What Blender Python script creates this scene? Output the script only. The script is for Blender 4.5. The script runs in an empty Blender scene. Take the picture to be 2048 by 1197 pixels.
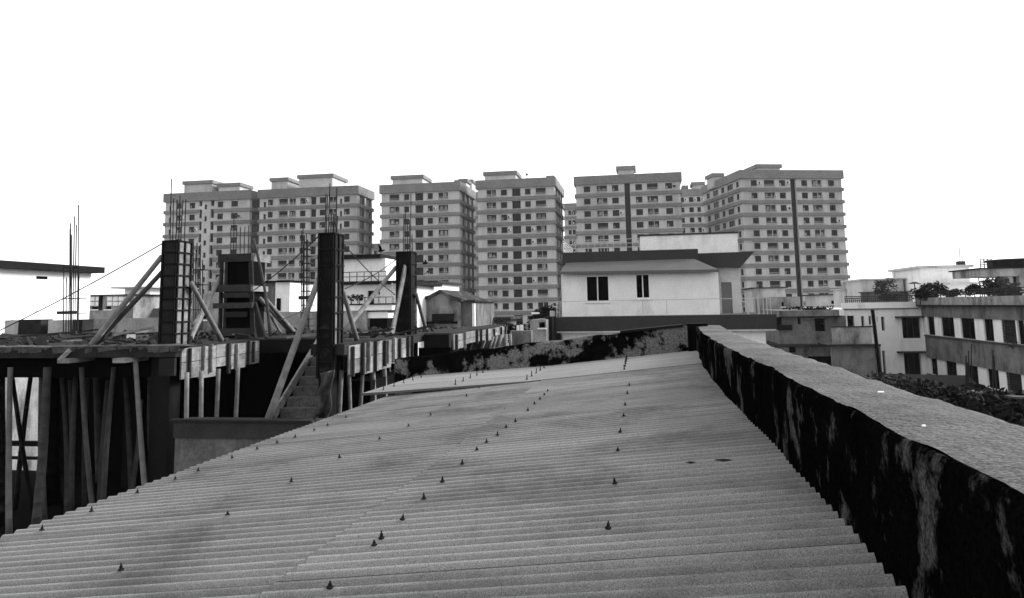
import bpy, math, random
from mathutils import Vector, Matrix
random.seed(7)
S = bpy.context.scene
COL = S.collection
R = math.radians

# ------------------------------------------------------------------ camera
ZC = 10.0                                   # eye height above the ground
FPX, CX, CY = 1500.0, 1024.0, 429.0         # focal length and principal point in photo pixels
psi, th, rho = R(9.533729958753192), R(7.010574215699605), R(1.0)
F = Vector((-math.sin(psi)*math.cos(th), math.cos(psi)*math.cos(th), math.sin(th)))
R0 = Vector((math.cos(psi), math.sin(psi), 0)); U0 = R0.cross(F)
RT = R0*math.cos(rho) - U0*math.sin(rho); UP = R0*math.sin(rho) + U0*math.cos(rho)
cd = bpy.data.cameras.new('camera'); cam = bpy.data.objects.new('camera', cd); COL.objects.link(cam)
m = Matrix.Identity(4)
for i in range(3):
    m[i][0] = RT[i]; m[i][1] = UP[i]; m[i][2] = -F[i]
m[0][3] = 0; m[1][3] = 0; m[2][3] = ZC
cam.matrix_world = m
cd.sensor_width = 36; cd.sensor_fit = 'HORIZONTAL'; cd.lens = 36*FPX/2048
cd.shift_y = -(598.5-CY)/2048
cd.clip_start = 0.05; cd.clip_end = 6000
S.camera = cam

# ------------------------------------------------------------------ sky, sun, exposure
SUN_DIR = Vector((0.74, 0.42, 0.42)).normalized()      # towards the sun
W = bpy.data.worlds.new('World'); S.world = W; W.use_nodes = True
nt = W.node_tree; nt.nodes.clear()
sky = nt.nodes.new('ShaderNodeTexSky'); sky.sky_type = 'NISHITA'; sky.sun_disc = False
sky.sun_elevation = math.asin(SUN_DIR.z); sky.sun_rotation = math.atan2(SUN_DIR.x, SUN_DIR.y)
sky.air_density = 1.0; sky.dust_density = 1.0; sky.ozone_density = 1.0
bw = nt.nodes.new('ShaderNodeRGBToBW'); bg = nt.nodes.new('ShaderNodeBackground'); ow = nt.nodes.new('ShaderNodeOutputWorld')
nt.links.new(sky.outputs[0], bw.inputs[0]); pw = nt.nodes.new('ShaderNodeMath'); pw.operation = 'POWER'; pw.inputs[1].default_value = 0.35      # thick overcast: the sky's own gradient evened out
ml = nt.nodes.new('ShaderNodeMath'); ml.operation = 'MULTIPLY'; ml.inputs[1].default_value = 2.75
nt.links.new(bw.outputs[0], pw.inputs[0]); nt.links.new(pw.outputs[0], ml.inputs[0]); nt.links.new(ml.outputs[0], bg.inputs[0]); nt.links.new(bg.outputs[0], ow.inputs[0])
bg.inputs[1].default_value = 0.15
sl = bpy.data.lights.new('sun', 'SUN'); sl.energy = 3.0; sl.angle = R(22); sl.color = (1, 1, 1)
so = bpy.data.objects.new('sun', sl); COL.objects.link(so); so.location = (0, 0, 60)
so.rotation_euler = SUN_DIR.to_track_quat('Z', 'Y').to_euler()
S.view_settings.view_transform = 'Standard'; S.view_settings.look = 'None'
S.view_settings.gamma = 1; S.view_settings.use_curve_mapping = False
S.view_settings.exposure = 1.25
S.render.engine = 'CYCLES'

# ------------------------------------------------------------------ helpers
def ray(x, y): return F*FPX + RT*(x-CX) + UP*(CY-y)
def at(x, y, Y):
    d = ray(x, y); d = d*(Y/d.y); return Vector((d.x, d.y, d.z+ZC))
def atX(x, y, X):
    d = ray(x, y); d = d*(X/d.x); return Vector((d.x, d.y, d.z+ZC))
def atZ(x, y, Z):
    d = ray(x, y); d = d*((Z-ZC)/d.z); return Vector((d.x, d.y, d.z+ZC))

class MB:
    def __init__(s): s.v = []; s.f = []; s.m = []
    def face(s, pts, mi=0):
        n = len(s.v); s.v += [tuple(p) for p in pts]; s.f.append(tuple(range(n, n+len(pts)))); s.m.append(mi)
    def box(s, x0, x1, y0, y1, z0, z1, mi=0, M=None):
        n = len(s.v)
        c = [(x0,y0,z0),(x1,y0,z0),(x1,y1,z0),(x0,y1,z0),(x0,y0,z1),(x1,y0,z1),(x1,y1,z1),(x0,y1,z1)]
        if M is not None: c = [tuple(M @ Vector(p)) for p in c]
        s.v += c
        for q in ((0,3,2,1),(4,5,6,7),(0,1,5,4),(1,2,6,5),(2,3,7,6),(3,0,4,7)):
            s.f.append(tuple(n+i for i in q)); s.m.append(mi)
        return s
    def hexa(s, c, mi=0):
        n = len(s.v); s.v += [tuple(p) for p in c]
        for q in ((0,3,2,1),(4,5,6,7),(0,1,5,4),(1,2,6,5),(2,3,7,6),(3,0,4,7)):
            s.f.append(tuple(n+i for i in q)); s.m.append(mi)
        return s
    def bar(s, p0, p1, w, h, mi=0):                     # square-section bar
        p0 = Vector(p0); p1 = Vector(p1); d = (p1-p0).normalized()
        a = d.cross(Vector((0,0,1)))
        if a.length < .05: a = Vector((1,0,0))
        a.normalize(); b = a.cross(d).normalized(); a *= w/2; b *= h/2
        return s.hexa([p0-a-b,p0+a-b,p1+a-b,p1-a-b,p0-a+b,p0+a+b,p1+a+b,p1-a+b], mi)
    def tube(s, pts, rs, n=8, mi=0, cap=True):
        pts = [Vector(p) for p in pts]
        if not isinstance(rs, (list, tuple)): rs = [rs]*len(pts)
        base = len(s.v)
        for i, p in enumerate(pts):
            d = (pts[min(i+1,len(pts)-1)] - pts[max(i-1,0)]).normalized()
            a = d.cross(Vector((0,0,1)))
            if a.length < .05: a = Vector((1,0,0))
            a.normalize(); b = a.cross(d).normalized()
            for k in range(n):
                t = 2*math.pi*k/n; s.v.append(tuple(p + a*rs[i]*math.cos(t) + b*rs[i]*math.sin(t)))
        for i in range(len(pts)-1):
            for k in range(n):
                k2 = (k+1) % n
                s.f.append((base+i*n+k, base+i*n+k2, base+(i+1)*n+k2, base+(i+1)*n+k)); s.m.append(mi)
        if cap:
            s.f.append(tuple(base+k for k in range(n))[::-1]); s.m.append(mi)
            s.f.append(tuple(base+(len(pts)-1)*n+k for k in range(n))); s.m.append(mi)
        return s
    def mesh(s, name, mats, smooth=False):
        me = bpy.data.meshes.new(name); me.from_pydata(s.v, [], s.f); me.update()
        if not isinstance(mats, (list, tuple)): mats = [mats]
        for mt in mats: me.materials.append(mt)
        if len(mats) > 1: me.polygons.foreach_set('material_index', s.m)
        if smooth: me.polygons.foreach_set('use_smooth', [True]*len(me.polygons))
        return me
    def build(s, name, mats, parent=None, smooth=False, local=False):
        if parent is not None and not local:
            o = world_origin(parent); s.v = [(a-o.x, b-o.y, c-o.z) for a, b, c in s.v]
        ob = bpy.data.objects.new(name, s.mesh(name, mats, smooth)); COL.objects.link(ob)
        if parent is not None: ob.parent = parent
        return ob
def world_origin(o):
    p = Vector((0,0,0))
    while o is not None: p += o.location; o = o.parent
    return p
def tag(o, label=None, cat=None, group=None, kind=None):
    if label: o['label'] = label
    if cat: o['category'] = cat
    if group: o['group'] = group
    if kind: o['kind'] = kind
    return o
def thing(name, label, cat, loc=(0,0,0), group=None, rz=0):
    o = bpy.data.objects.new(name, None); COL.objects.link(o); o.location = loc; o.rotation_euler = (0,0,rz)
    o.empty_display_size = .3
    return tag(o, label, cat, group)
def single(mb, name, mat, label, cat, group=None, kind=None, smooth=False):
    xs = [v[0] for v in mb.v]; ys = [v[1] for v in mb.v]; zs = [v[2] for v in mb.v]
    o = Vector(((min(xs)+max(xs))/2, (min(ys)+max(ys))/2, min(zs)))
    mb.v = [(a-o.x, b-o.y, c-o.z) for a, b, c in mb.v]
    ob = mb.build(name, mat, None, smooth); ob.location = o
    return tag(ob, label, cat, group, kind)
def inst(name, me, parent, loc, rot=(0,0,0), scale=(1,1,1)):
    ob = bpy.data.objects.new(name, me); COL.objects.link(ob); ob.parent = parent
    ob.location = loc; ob.rotation_euler = rot; ob.scale = scale
    return ob
def part(name, mat, parent, *boxes):
    mb = MB()
    for b in boxes: mb.box(*b)
    return mb.build(name, mat, parent)

# ------------------------------------------------------------------ materials (all grey: the place is seen in black and white)
def mat(name, v, var=.2, scale=2.0, rough=.9, bump=0.0, bscale=30.0, dark=None, dscale=1.2, dpos=.55, dw=.08, streak=1.0, spec=.06, rnd=0.0, stretch=(1,1,1), grain=0.0, gscale=220.0):
    mt = bpy.data.materials.new(name); mt.use_nodes = True
    n = mt.node_tree.nodes; L = mt.node_tree.links
    b = n['Principled BSDF']; b.inputs['Roughness'].default_value = rough; b.inputs['Diffuse Roughness'].default_value = .3; b.inputs['Specular IOR Level'].default_value = spec
    tc = n.new('ShaderNodeTexCoord'); oi = n.new('ShaderNodeObjectInfo')
    add = n.new('ShaderNodeVectorMath'); add.operation = 'ADD'
    mul = n.new('ShaderNodeVectorMath'); mul.operation = 'SCALE'; mul.inputs[0].default_value = (37, 21, 53)
    L.new(oi.outputs['Random'], mul.inputs['Scale']); L.new(tc.outputs['Object'], add.inputs[0]); L.new(mul.outputs[0], add.inputs[1])
    mp = n.new('ShaderNodeMapping'); mp.inputs['Scale'].default_value = stretch; L.new(add.outputs[0], mp.inputs[0])
    nz = n.new('ShaderNodeTexNoise'); nz.inputs['Scale'].default_value = scale; nz.inputs['Detail'].default_value = 6; nz.inputs['Roughness'].default_value = .65
    L.new(mp.outputs[0], nz.inputs[0])
    mr = n.new('ShaderNodeMapRange'); mr.inputs[1].default_value = .25; mr.inputs[2].default_value = .75
    mr.inputs[3].default_value = v*(1-var); mr.inputs[4].default_value = v*(1+var); L.new(nz.outputs[0], mr.inputs[0])
    cur = mr.outputs[0]
    def math_(op, a, c):
        q = n.new('ShaderNodeMath'); q.operation = op
        for i, t in enumerate((a, c)):
            if isinstance(t, (int, float)): q.inputs[i].default_value = t
            else: L.new(t, q.inputs[i])
        return q.outputs[0]
    if dark is not None:
        m2 = n.new('ShaderNodeMapping'); m2.inputs['Scale'].default_value = (1, 1, 1/streak); L.new(add.outputs[0], m2.inputs[0])
        n2 = n.new('ShaderNodeTexNoise'); n2.inputs['Scale'].default_value = dscale; n2.inputs['Detail'].default_value = 9; n2.inputs['Roughness'].default_value = .68
        n2.inputs['Distortion'].default_value = .15
        L.new(m2.outputs[0], n2.inputs[0])
        r2 = n.new('ShaderNodeMapRange'); r2.inputs[1].default_value = dpos-dw; r2.inputs[2].default_value = dpos+dw; L.new(n2.outputs[0], r2.inputs[0])
        mx = n.new('ShaderNodeMix'); mx.data_type = 'FLOAT'; L.new(r2.outputs[0], mx.inputs[0]); L.new(cur, mx.inputs[2]); mx.inputs[3].default_value = dark
        cur = mx.outputs[0]
    if rnd:
        r3 = n.new('ShaderNodeMapRange'); r3.inputs[3].default_value = 1-rnd; r3.inputs[4].default_value = 1+rnd; L.new(oi.outputs['Random'], r3.inputs[0])
        cur = math_('MULTIPLY', cur, r3.outputs[0])
    if grain:
        n4 = n.new('ShaderNodeTexNoise'); n4.inputs['Scale'].default_value = gscale; n4.inputs['Detail'].default_value = 2; L.new(add.outputs[0], n4.inputs[0])
        r4 = n.new('ShaderNodeMapRange'); r4.inputs[1].default_value = .3; r4.inputs[2].default_value = .7; r4.inputs[3].default_value = 1-grain; r4.inputs[4].default_value = 1+grain
        L.new(n4.outputs[0], r4.inputs[0]); cur = math_('MULTIPLY', cur, r4.outputs[0])
    L.new(cur, b.inputs['Base Color'])
    if bump:
        n3 = n.new('ShaderNodeTexNoise'); n3.inputs['Scale'].default_value = bscale; n3.inputs['Detail'].default_value = 5; L.new(add.outputs[0], n3.inputs[0])
        bp = n.new('ShaderNodeBump'); bp.inputs['Strength'].default_value = bump; bp.inputs['Distance'].default_value = .02
        L.new(n3.outputs[0], bp.inputs['Height']); L.new(bp.outputs[0], b.inputs['Normal'])
    return mt
M = {}
M['ground'] = mat('ground_dirt', .05, .4, .3, dark=.015, dscale=.15)
M['sheet'] = mat('roof_sheet', 0.19, .32, 1.6, rough=.75, stretch=(.35, 5, 1), rnd=.10, grain=.45, gscale=300, spec=.10, dark=.09, dscale=1.3, dpos=.60, dw=.10)
M['sheet_far'] = mat('roof_sheet_grazing_lit', 0.25, .25, 1.6, rough=.7, stretch=(.35, 5, 1), rnd=.08, grain=.35, gscale=280, spec=.10)  # paler colour paints in the brightness of grazing light on the far sheets
M['bolt'] = mat('rusty_bolt', .012, .4, 60, rough=.7)
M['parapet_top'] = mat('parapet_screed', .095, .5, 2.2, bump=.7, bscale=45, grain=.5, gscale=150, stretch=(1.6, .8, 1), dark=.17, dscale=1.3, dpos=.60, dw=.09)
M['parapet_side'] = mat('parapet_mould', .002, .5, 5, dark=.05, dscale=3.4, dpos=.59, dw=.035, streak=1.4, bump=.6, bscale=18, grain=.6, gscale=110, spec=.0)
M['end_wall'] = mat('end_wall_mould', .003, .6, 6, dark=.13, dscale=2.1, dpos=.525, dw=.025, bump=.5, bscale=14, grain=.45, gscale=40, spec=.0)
M['black'] = mat('flat_black', 0.002, .4, 3, spec=.05)  # near-black base colour shared by interiors, openings and black objects
M['conc_dark'] = mat('wet_concrete', 0.008, .5, 2.5, bump=.3, bscale=12, spec=.1, grain=.3, gscale=60)
M['conc_mid'] = mat('grey_concrete', 0.04, .35, 2, bump=.25, bscale=10, grain=.2, gscale=40)
M['conc_dirty'] = mat('dirty_concrete', 0.026, .5, 3, dark=.015, dscale=1.6, dpos=.56, dw=.12, bump=.4, bscale=8, grain=.25, gscale=40)
M['mortar'] = mat('spilt_mortar', .07, .6, 5, rnd=.3, grain=.3, gscale=40)
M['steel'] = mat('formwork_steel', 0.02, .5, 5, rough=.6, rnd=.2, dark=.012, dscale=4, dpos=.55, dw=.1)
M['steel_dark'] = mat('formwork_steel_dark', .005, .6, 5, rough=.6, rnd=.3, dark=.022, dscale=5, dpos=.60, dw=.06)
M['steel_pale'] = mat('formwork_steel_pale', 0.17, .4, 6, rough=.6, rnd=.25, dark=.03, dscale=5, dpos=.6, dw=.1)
M['rib'] = mat('formwork_rib', 0.006, .5, 6, rough=.6)
M['rebar'] = mat('rebar', .02, .4, 9, rough=.7)
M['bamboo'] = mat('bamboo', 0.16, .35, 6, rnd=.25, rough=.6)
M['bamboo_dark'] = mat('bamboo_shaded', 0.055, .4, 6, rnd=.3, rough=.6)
M['wood'] = mat('form_board', .21, .4, 3, rnd=.3, stretch=(1, 1, 5), dark=.07, dscale=2.5, dpos=.60, dw=.12, grain=.2, gscale=40)
M['wood_dark'] = mat('old_board', 0.028, .4, 3, rnd=.3, stretch=(1, 1, 5))
M['rope'] = mat('rope', .03, .3, 20)
M['jute'] = mat('jute', .07, .5, 8, bump=.6, bscale=60, dark=.02, dscale=3, dpos=.55)
M['white'] = mat('white_plaster', .74, .10, 1.2, dark=.46, dscale=.8, dpos=.63, dw=.11, streak=3.5, grain=.10, gscale=16)
M['white_hot'] = mat('bright_white_plaster', .85, .05, 1.2, dark=.55, dscale=.5, dpos=.68, dw=.1)
M['cream'] = mat('cream_plaster', .44, .15, 1.2, dark=.18, dscale=.8, dpos=.61, dw=.12, streak=3, grain=.15, gscale=16)
M['plaster_dirty'] = mat('dirty_plaster', .27, .25, 1.2, dark=.035, dscale=.8, dpos=.55, dw=.12, streak=2.5, grain=.2, gscale=15)
M['plaster_grey'] = mat('grey_plaster', .15, .3, 1.2, dark=.04, dscale=.9, dpos=.57, dw=.12, streak=2.2, grain=.2, gscale=15)
M['band_grey'] = mat('painted_fascia', 0.04, .12, 1.5, grain=.15, gscale=18)
M['awning'] = mat('sloping_slab', 0.11, .12, 1.5, grain=.15, gscale=18)
M['tower_wall'] = mat('tower_wall', 0.47, .12, .25, dark=.25, dscale=.16, dpos=.60, dw=.12, streak=4, grain=.16, gscale=3.5)
M['tower_band'] = mat('tower_band', 0.19, .2, .3, rnd=.1, grain=.2, gscale=3.5)
M['tower_side'] = mat('tower_recess', .06, .2, .4)
M['void'] = mat('unlit_opening', .0015, .3, 1, spec=.0)
M['pane'] = mat('dark_pane', .008, .3, 1, rough=.35, spec=.15, rnd=.4)
M['frame'] = mat('window_frame', .34, .1, 2)
M['frame_white'] = mat('white_frame', .75, .05, 2)
M['cloth'] = mat('laundry', 0.22, .5, 3, rnd=.4)
M['rail'] = mat('railing_pale', 0.45, .1, 4)
M['rail_dark'] = mat('railing_dark', .03, .3, 4)
M['leaf'] = mat('leaf', 0.035, .5, 6, rnd=.2)
M['leaf_dark'] = mat('leaf_dark', 0.01, .5, 6, rnd=.2)
M['trunk'] = mat('bark', .04, .3, 6)
M['door'] = mat('door_grey', 0.13, .1, 3)
M['paper'] = mat('paper', .9, .02, 3)
M['roof_tile'] = mat('old_roof', 0.03, .5, 3, dark=.15, dscale=1.2, dpos=.62, dw=.1)

# ------------------------------------------------------------------ ground
mb = MB(); mb.box(-1500, 1500, -300, 3000, -.5, 0)
tag(mb.build('ground', M['ground']), kind='structure')

# ------------------------------------------------------------------ the roof in the foreground
# slope rises .1 per metre to the right; ribs run along X, sheets lap along Y
SL = .10
def zroof(X): return ZC - .65 + SL*(X-.58)
roof = thing('corrugated_roof', 'large grey corrugated metal sheet roof with dark bolts in the foreground', 'roof', (-1.1, 5.2, 0))
part('house_body', M['conc_dark'], roof, (-2.72, .86, .3, 10.28, 0, 8.86), (.40, .86, .3, 10.28, 8.86, 9.2))
PITCH, AMP = .076, .015
def sheet_mesh(x0, x1, width, mtl, name):
    mb = MB(); n = int(round(width/PITCH))*8; nx = 6
    for j in range(nx+1):
        x = x0 + (x1-x0)*j/nx
        for i in range(n+1):
            y = i*width/n; mb.v.append((x, y, AMP*math.cos(2*math.pi*y/PITCH) + SL*(x)))
    for j in range(nx):
        for i in range(n):
            a = j*(n+1)+i; mb.f.append((a, a+n+1, a+n+2, a+1)); mb.m.append(0)
    me = mb.mesh(name, mtl, True)
    return me
WN = PITCH*10
me_left = sheet_mesh(-2.87, -.97, WN+PITCH, M['sheet'], 'sheet')
me_right = sheet_mesh(-1.09, .60, WN+PITCH, M['sheet'], 'sheet')
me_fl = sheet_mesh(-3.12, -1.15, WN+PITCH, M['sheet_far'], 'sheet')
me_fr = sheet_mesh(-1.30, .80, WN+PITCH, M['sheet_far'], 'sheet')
def put_sheet(me, y, dz, slope=0.0, solid=.0008):
    o = inst('sheet', me, roof, (0,0,0)); o.location = (-roof.location.x + random.uniform(-.006,.006), y-roof.location.y, ZC-.65-SL*.58 + dz - roof.location.z)
    o.rotation_euler = (random.uniform(-.0006,.0006), slope, 0)
    return o
y = -.10; k = 0
while y < 7.6:
    put_sheet(me_left, y, 0.0 + (k%2)*.001)
    put_sheet(me_right, y, .006 + (k%2)*.001)
    y += WN; k += 1
YF = y + .02
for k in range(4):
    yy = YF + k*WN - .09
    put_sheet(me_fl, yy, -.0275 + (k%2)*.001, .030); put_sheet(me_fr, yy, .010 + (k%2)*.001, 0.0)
# roof bolts: washer, dome and threaded stem
bm_ = MB(); bm_.tube([(0,0,0),(0,0,.004),(0,0,.007)], [.017,.017,.008], 10); bm_.tube([(0,0,.005),(0,0,.017)], [.009,.0085], 6); bm_.tube([(0,0,.016),(0,0,.027)], [.0045,.004], 6)
me_bolt = bm_.mesh('bolt', M['bolt'])
bm_ = MB(); bm_.tube([(0,0,0),(0,0,.004)], [.017,.012], 8); bm_.tube([(0,0,.003),(0,0,.013)], [.009,.009], 6); bm_.tube([(0,0,.012),(0,0,.055)], [.0055,.005], 6)
me_bolt_tall = bm_.mesh('bolt', M['bolt'])
def on_roof(x, y, dz=0.0):
    n = Vector((-SL, 0, 1)); d = ray(x, y); t = (-.65 - SL*.58 + dz)/d.dot(n); p = d*t; return p.x, p.y
rows = {
 'a': [(84,1070),(189,1030),(280,992),(353,966),(405,946),(463,924),(515,905),(560,890),(591,880),(627,867),(660,855),(691,841)],
 'b': [(264,1142),(452,1042),(592,968),(686,920),(762,884),(816,859),(864,835),(901,815),(935,796),(959,780)],
 'c': [(672,1180),(748,1105),(763,1090),(812,1045),(850,1007),(891,968),(926,936),(954,908),(974,892),(997,876),(1015,859),(1032,849),(1058,825),(1070,813),(1081,803),(1089,795),(1097,786)],
 'd': [(1217,1070),(1230,979),(1236,911),(1241,870),(1248,838),(1251,815),(1255,793),(1259,775)]}
for key, lst in rows.items():
    for (px, py) in lst:
        X, Y = on_roof(px, py); Y = round(Y/PITCH)*PITCH - .10 % PITCH
        if Y > YF - .2: continue
        q = inst('bolt', me_bolt, roof, (X-roof.location.x, Y-roof.location.y, zroof(X)+AMP+.006), (random.uniform(-.15,.15), random.uniform(-.15,.15), random.uniform(0,3)), (.64,.64,random.uniform(.62,.95)))
for X0, ys in ((-2.95, [0,1,2,3,4,5]), (-2.1, [0,1,2,3,4,5]), (-1.28, [0,1,2,3,4,5]), (-.20, [0,1,2,3,4,5])):
    for k in ys:
        Yb = YF + .15 + k*PITCH*5
        if Yb > 10.2: continue
        inst('bolt', me_bolt_tall, roof, (X0-roof.location.x, Yb-roof.location.y, zroof(X0)+AMP+(.01 if X0 > -1.3 else -.0275-.03*X0)), (random.uniform(-.1,.1), random.uniform(-.1,.1), 0), (1,1,random.uniform(.8,1.2)))
# debris on the roof
for (px, py, s, lb) in ((1447,931,.030,'dark dry leaf lying on the roof nearest the parapet'),(1382,936,.018,'tiny dark leaf scrap left of the larger dry leaf on the roof'),(668,823,.014,'small dark chip by the raised sheet end')):
    if s < .015: continue
    X, Y = on_roof(px, py); mb = MB(); z = zroof(X)+AMP+.004
    for a in range(8):
        t0 = a*math.pi/4; t1 = t0+math.pi/4
        mb.face([(X,Y,z+.008),(X+s*1.3*math.cos(t0),Y+s*.8*math.sin(t0),z+.003*(a%2)),(X+s*1.3*math.cos(t1),Y+s*.8*math.sin(t1),z+.003*((a+1)%2))])
    single(mb, 'dry_leaf', M['bolt'], lb, 'leaf')

# ------------------------------------------------------------------ right-hand parapet
par = thing('parapet_wall', 'thick low parapet wall with pale screed top and mould-black side along right of roof', 'wall', (.73, 5, 0))
path = []
for i in range(0, 330):
    Y = -1.0 + i*.035
    bend = .0 if Y < 6.4 else .024*(Y-6.4)**1.35
    wob = .005*math.sin(Y*2.1)+.004*math.sin(Y*5.3+1)
    path.append((Y, .560+bend+wob, .885+bend*1.05+.003*math.sin(Y*3.1+2), ZC-.30+.002*math.sin(Y*3.7)+.002*math.sin(Y*9.1)))
top = MB(); side = MB(); rz = random.Random(8)
prof_n = 0
for (Y, xi, xo, zt) in path:
    r = .03
    e1 = .004*rz.random(); e2 = .003*rz.random(); pr = [(xi+.016+e2*3, zt-.002-e2), (xi+.09, zt+.002), ((xi+xo)/2, zt+.003), (xo-.05, zt+.002), (xo-.014, zt-.001-e2), (xo-.003, zt-.010-e1), (xo, zt-.05)]
    prof_n = len(pr)
    for (x, z) in pr: top.v.append((x, Y, z + .004*math.sin(Y*17+x*40)*math.sin(x*31+Y*5)))
for i in range(len(path)-1):
    for k in range(prof_n-1):
        a = i*prof_n+k; top.f.append((a, a+1, a+prof_n+1, a+prof_n)); top.m.append(0)
for e in (0, len(path)-1):
    top.f.append(tuple(e*prof_n+k for k in range(prof_n))); top.m.append(0)
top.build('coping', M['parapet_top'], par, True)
nz_ = 7
for (Y, xi, xo, zt) in path:
    side.v.append((xi+.022, Y, zt-.006)); side.v.append((xi+.013, Y, zt-.006-.002*math.sin(Y*41))); side.v.append((xi+.005, Y, zt-.016))
    for k in range(nz_):
        z = zt-.035 - k*.083
        side.v.append((xi + (.001 if k == 0 else .002+.003*math.sin(Y*11+k*2.1)+.002*math.sin(Y*29+k)), Y, z))
    side.v.append((xi+.01, Y, 8.86)); side.v.append((xo, Y, 8.86)); side.v.append((xo-.002, Y, zt-.05))
nn = nz_+6
for i in range(len(path)-1):
    for k in range(nn-1):
        a = i*nn+k; side.f.append((a, a+nn, a+nn+1, a+1)); side.m.append(0)
for e in (0, len(path)-1): side.f.append(tuple(e*nn+k for k in range(nn))); side.m.append(0)
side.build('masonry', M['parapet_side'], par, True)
for (px, py, sx, sy, lb) in ((1762,785,.009,.006,'larger white paper scrap on the parapet top'),(1845,853,.004,.004,'smaller white paper scrap on the parapet top')):
    p = atZ(px, py, ZC-.288); mb = MB(); mb.box(p.x-sx, p.x+sx, p.y-sy, p.y+sy, p.z, p.z+.003)
    mb.v = [(a+.004*math.sin(b*200), b+.003*math.sin(a*300), c) for a, b, c in mb.v]
    single(mb, 'paper_scrap', M['paper'], lb, 'paper')

# ------------------------------------------------------------------ end wall of the roof
ew = thing('end_wall', 'low mould-stained wall sloping along the far end of the metal roof', 'wall', (-1.2, 10.4, 0))
mb = MB(); N = 60; X0, X1 = -3.45, .60
for i in range(N+1):
    X = X0 + (X1-X0)*i/N; zt = ZC - .275 + (X-.80)*.103 + .006*math.sin(X*7)+.004*math.sin(X*19)
    for (dy, z) in ((0, 8.0), (0, zt-.16), (0, zt-.03), (.01, zt), (.20, zt+.004), (.21, 8.0)):
        mb.v.append((X, 10.32+dy + (.006*math.sin(X*23+z*31) if dy == 0 else 0), z))
for i in range(N):
    for k in range(5):
        a = i*6+k; mb.f.append((a, a+6, a+7, a+1)); mb.m.append(0)
for e in (0, N): mb.f.append(tuple(e*6+k for k in range(6))); mb.m.append(0)
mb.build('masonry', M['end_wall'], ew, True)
part('end_post', M['black'], ew, (.602, .86, 10.22, 10.56, 8.86, ZC-.265))
mb = MB(); a = at(1240,664,10.3); b = at(1366,651,10.3)
mb.hexa([(a.x,10.29,a.z-.02),(b.x,10.29,b.z-.02),(b.x,10.55,b.z-.02),(a.x,10.55,a.z-.02),(a.x,10.29,a.z+.012),(b.x,10.29,b.z+.012),(b.x,10.55,b.z+.012),(a.x,10.55,a.z+.012)])
mb.build('coping', M['conc_dark'], ew)

# ------------------------------------------------------------------ facades with real openings
def facade(mb, x0, x1, z0, z1, y, ops, depth, T, mi=0):
    """front plane at local y with rectangular openings (a,b,c,d) and their reveals; T maps local to target coords"""
    xs = sorted(set([x0, x1] + [v for o in ops for v in o[:2]])); zs = sorted(set([z0, z1] + [v for o in ops for v in o[2:4]]))
    def hole(xa, za):
        return any(o[0] < xa < o[1] and o[2] < za < o[3] for o in ops)
    for i in range(len(xs)-1):
        run = None
        for j in range(len(zs)-1):
            h = hole((xs[i]+xs[i+1])/2, (zs[j]+zs[j+1])/2)
            if not h and run is None: run = zs[j]
            if h and run is not None:
                mb.face([T(xs[i],y,run),T(xs[i+1],y,run),T(xs[i+1],y,zs[j]),T(xs[i],y,zs[j])], mi); run = None
        if run is not None: mb.face([T(xs[i],y,run),T(xs[i+1],y,run),T(xs[i+1],y,zs[-1]),T(xs[i],y,zs[-1])], mi)
    for (a, b, c, d) in [o[:4] for o in ops]:
        e = y+depth
        mb.face([T(a,y,c),T(b,y,c),T(b,e,c),T(a,e,c)], mi); mb.face([T(a,y,d),T(a,e,d),T(b,e,d),T(b,y,d)], mi)
        mb.face([T(a,y,c),T(a,e,c),T(a,e,d),T(a,y,d)], mi); mb.face([T(b,y,c),T(b,y,d),T(b,e,d),T(b,e,c)], mi)
I3 = lambda x, y, z: (x, y, z)

# window meshes, unit-free: built per size, origin at lower left of the opening, front plane y=0
_wcache = {}
def window_mesh(w, h, kind, var):
    key = (round(w,1), round(h,1), kind, var)
    if key in _wcache: return _wcache[key]
    mb = MB(); rr = random.Random(hash(key) % 9999)
    if kind == 's':
        mb.box(0, w, .75, .8, 0, h, 1)
    elif kind == 'v':
        mb.box(0, w, .27, .29, 0, h, 1)
    elif kind == 'n':
        mb.box(0, w, .2, .25, 0, h, 1); mb.box(-.06, w+.06, -.05, .2, -.08, -.003, 0)
    elif kind == 'w':
        fr = .07
        mb.box(0, w, .17, .2, 0, h, 1)
        for (a, b, c, d) in ((0,fr,0,h),(w-fr,w,0,h),(fr,w-fr,0,fr),(fr,w-fr,h-fr,h),(w/2-.03,w/2+.03,fr,h-fr)): mb.box(a, b, .10, .165, c, d, 2)
        mb.box(-.1, w+.1, -.12, .15, -.10, -.003, 0)
        if var == 3: mb.box(w*.1, w*.35, .12, .16, .1, h*.5, 3)
    else:
        mb.box(0, w, .55, .6, 0, h, 1)
        mb.box(-.08, w+.08, -.25, .0, -.16, -.06, 0)
        for q in range(9):
            x = .03 + (w-.1)*q/8; mb.box(x, x+.04, -.22, -.18, -.06, .32, 0)
        mb.box(0, w, -.23, -.17, .32, .37, 0)
        if var in (1, 2, 4): mb.box(w*.52, w*.58, .12, .18, 0, h, 0)
        if var in (2, 3): mb.box(w*rr.uniform(.1,.2), w*rr.uniform(.3,.5), .2, .24, h*.2, h*.8, 3)
        if var in (3, 4): mb.box(w*rr.uniform(.6,.65), w*rr.uniform(.75,.9), .2, .24, h*.15, h*rr.uniform(.5,.9), 3)
    me = mb.mesh('window', [M['tower_wall'], M['pane'], M['rib'], M['cloth']]); _wcache[key] = me
    return me

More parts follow.
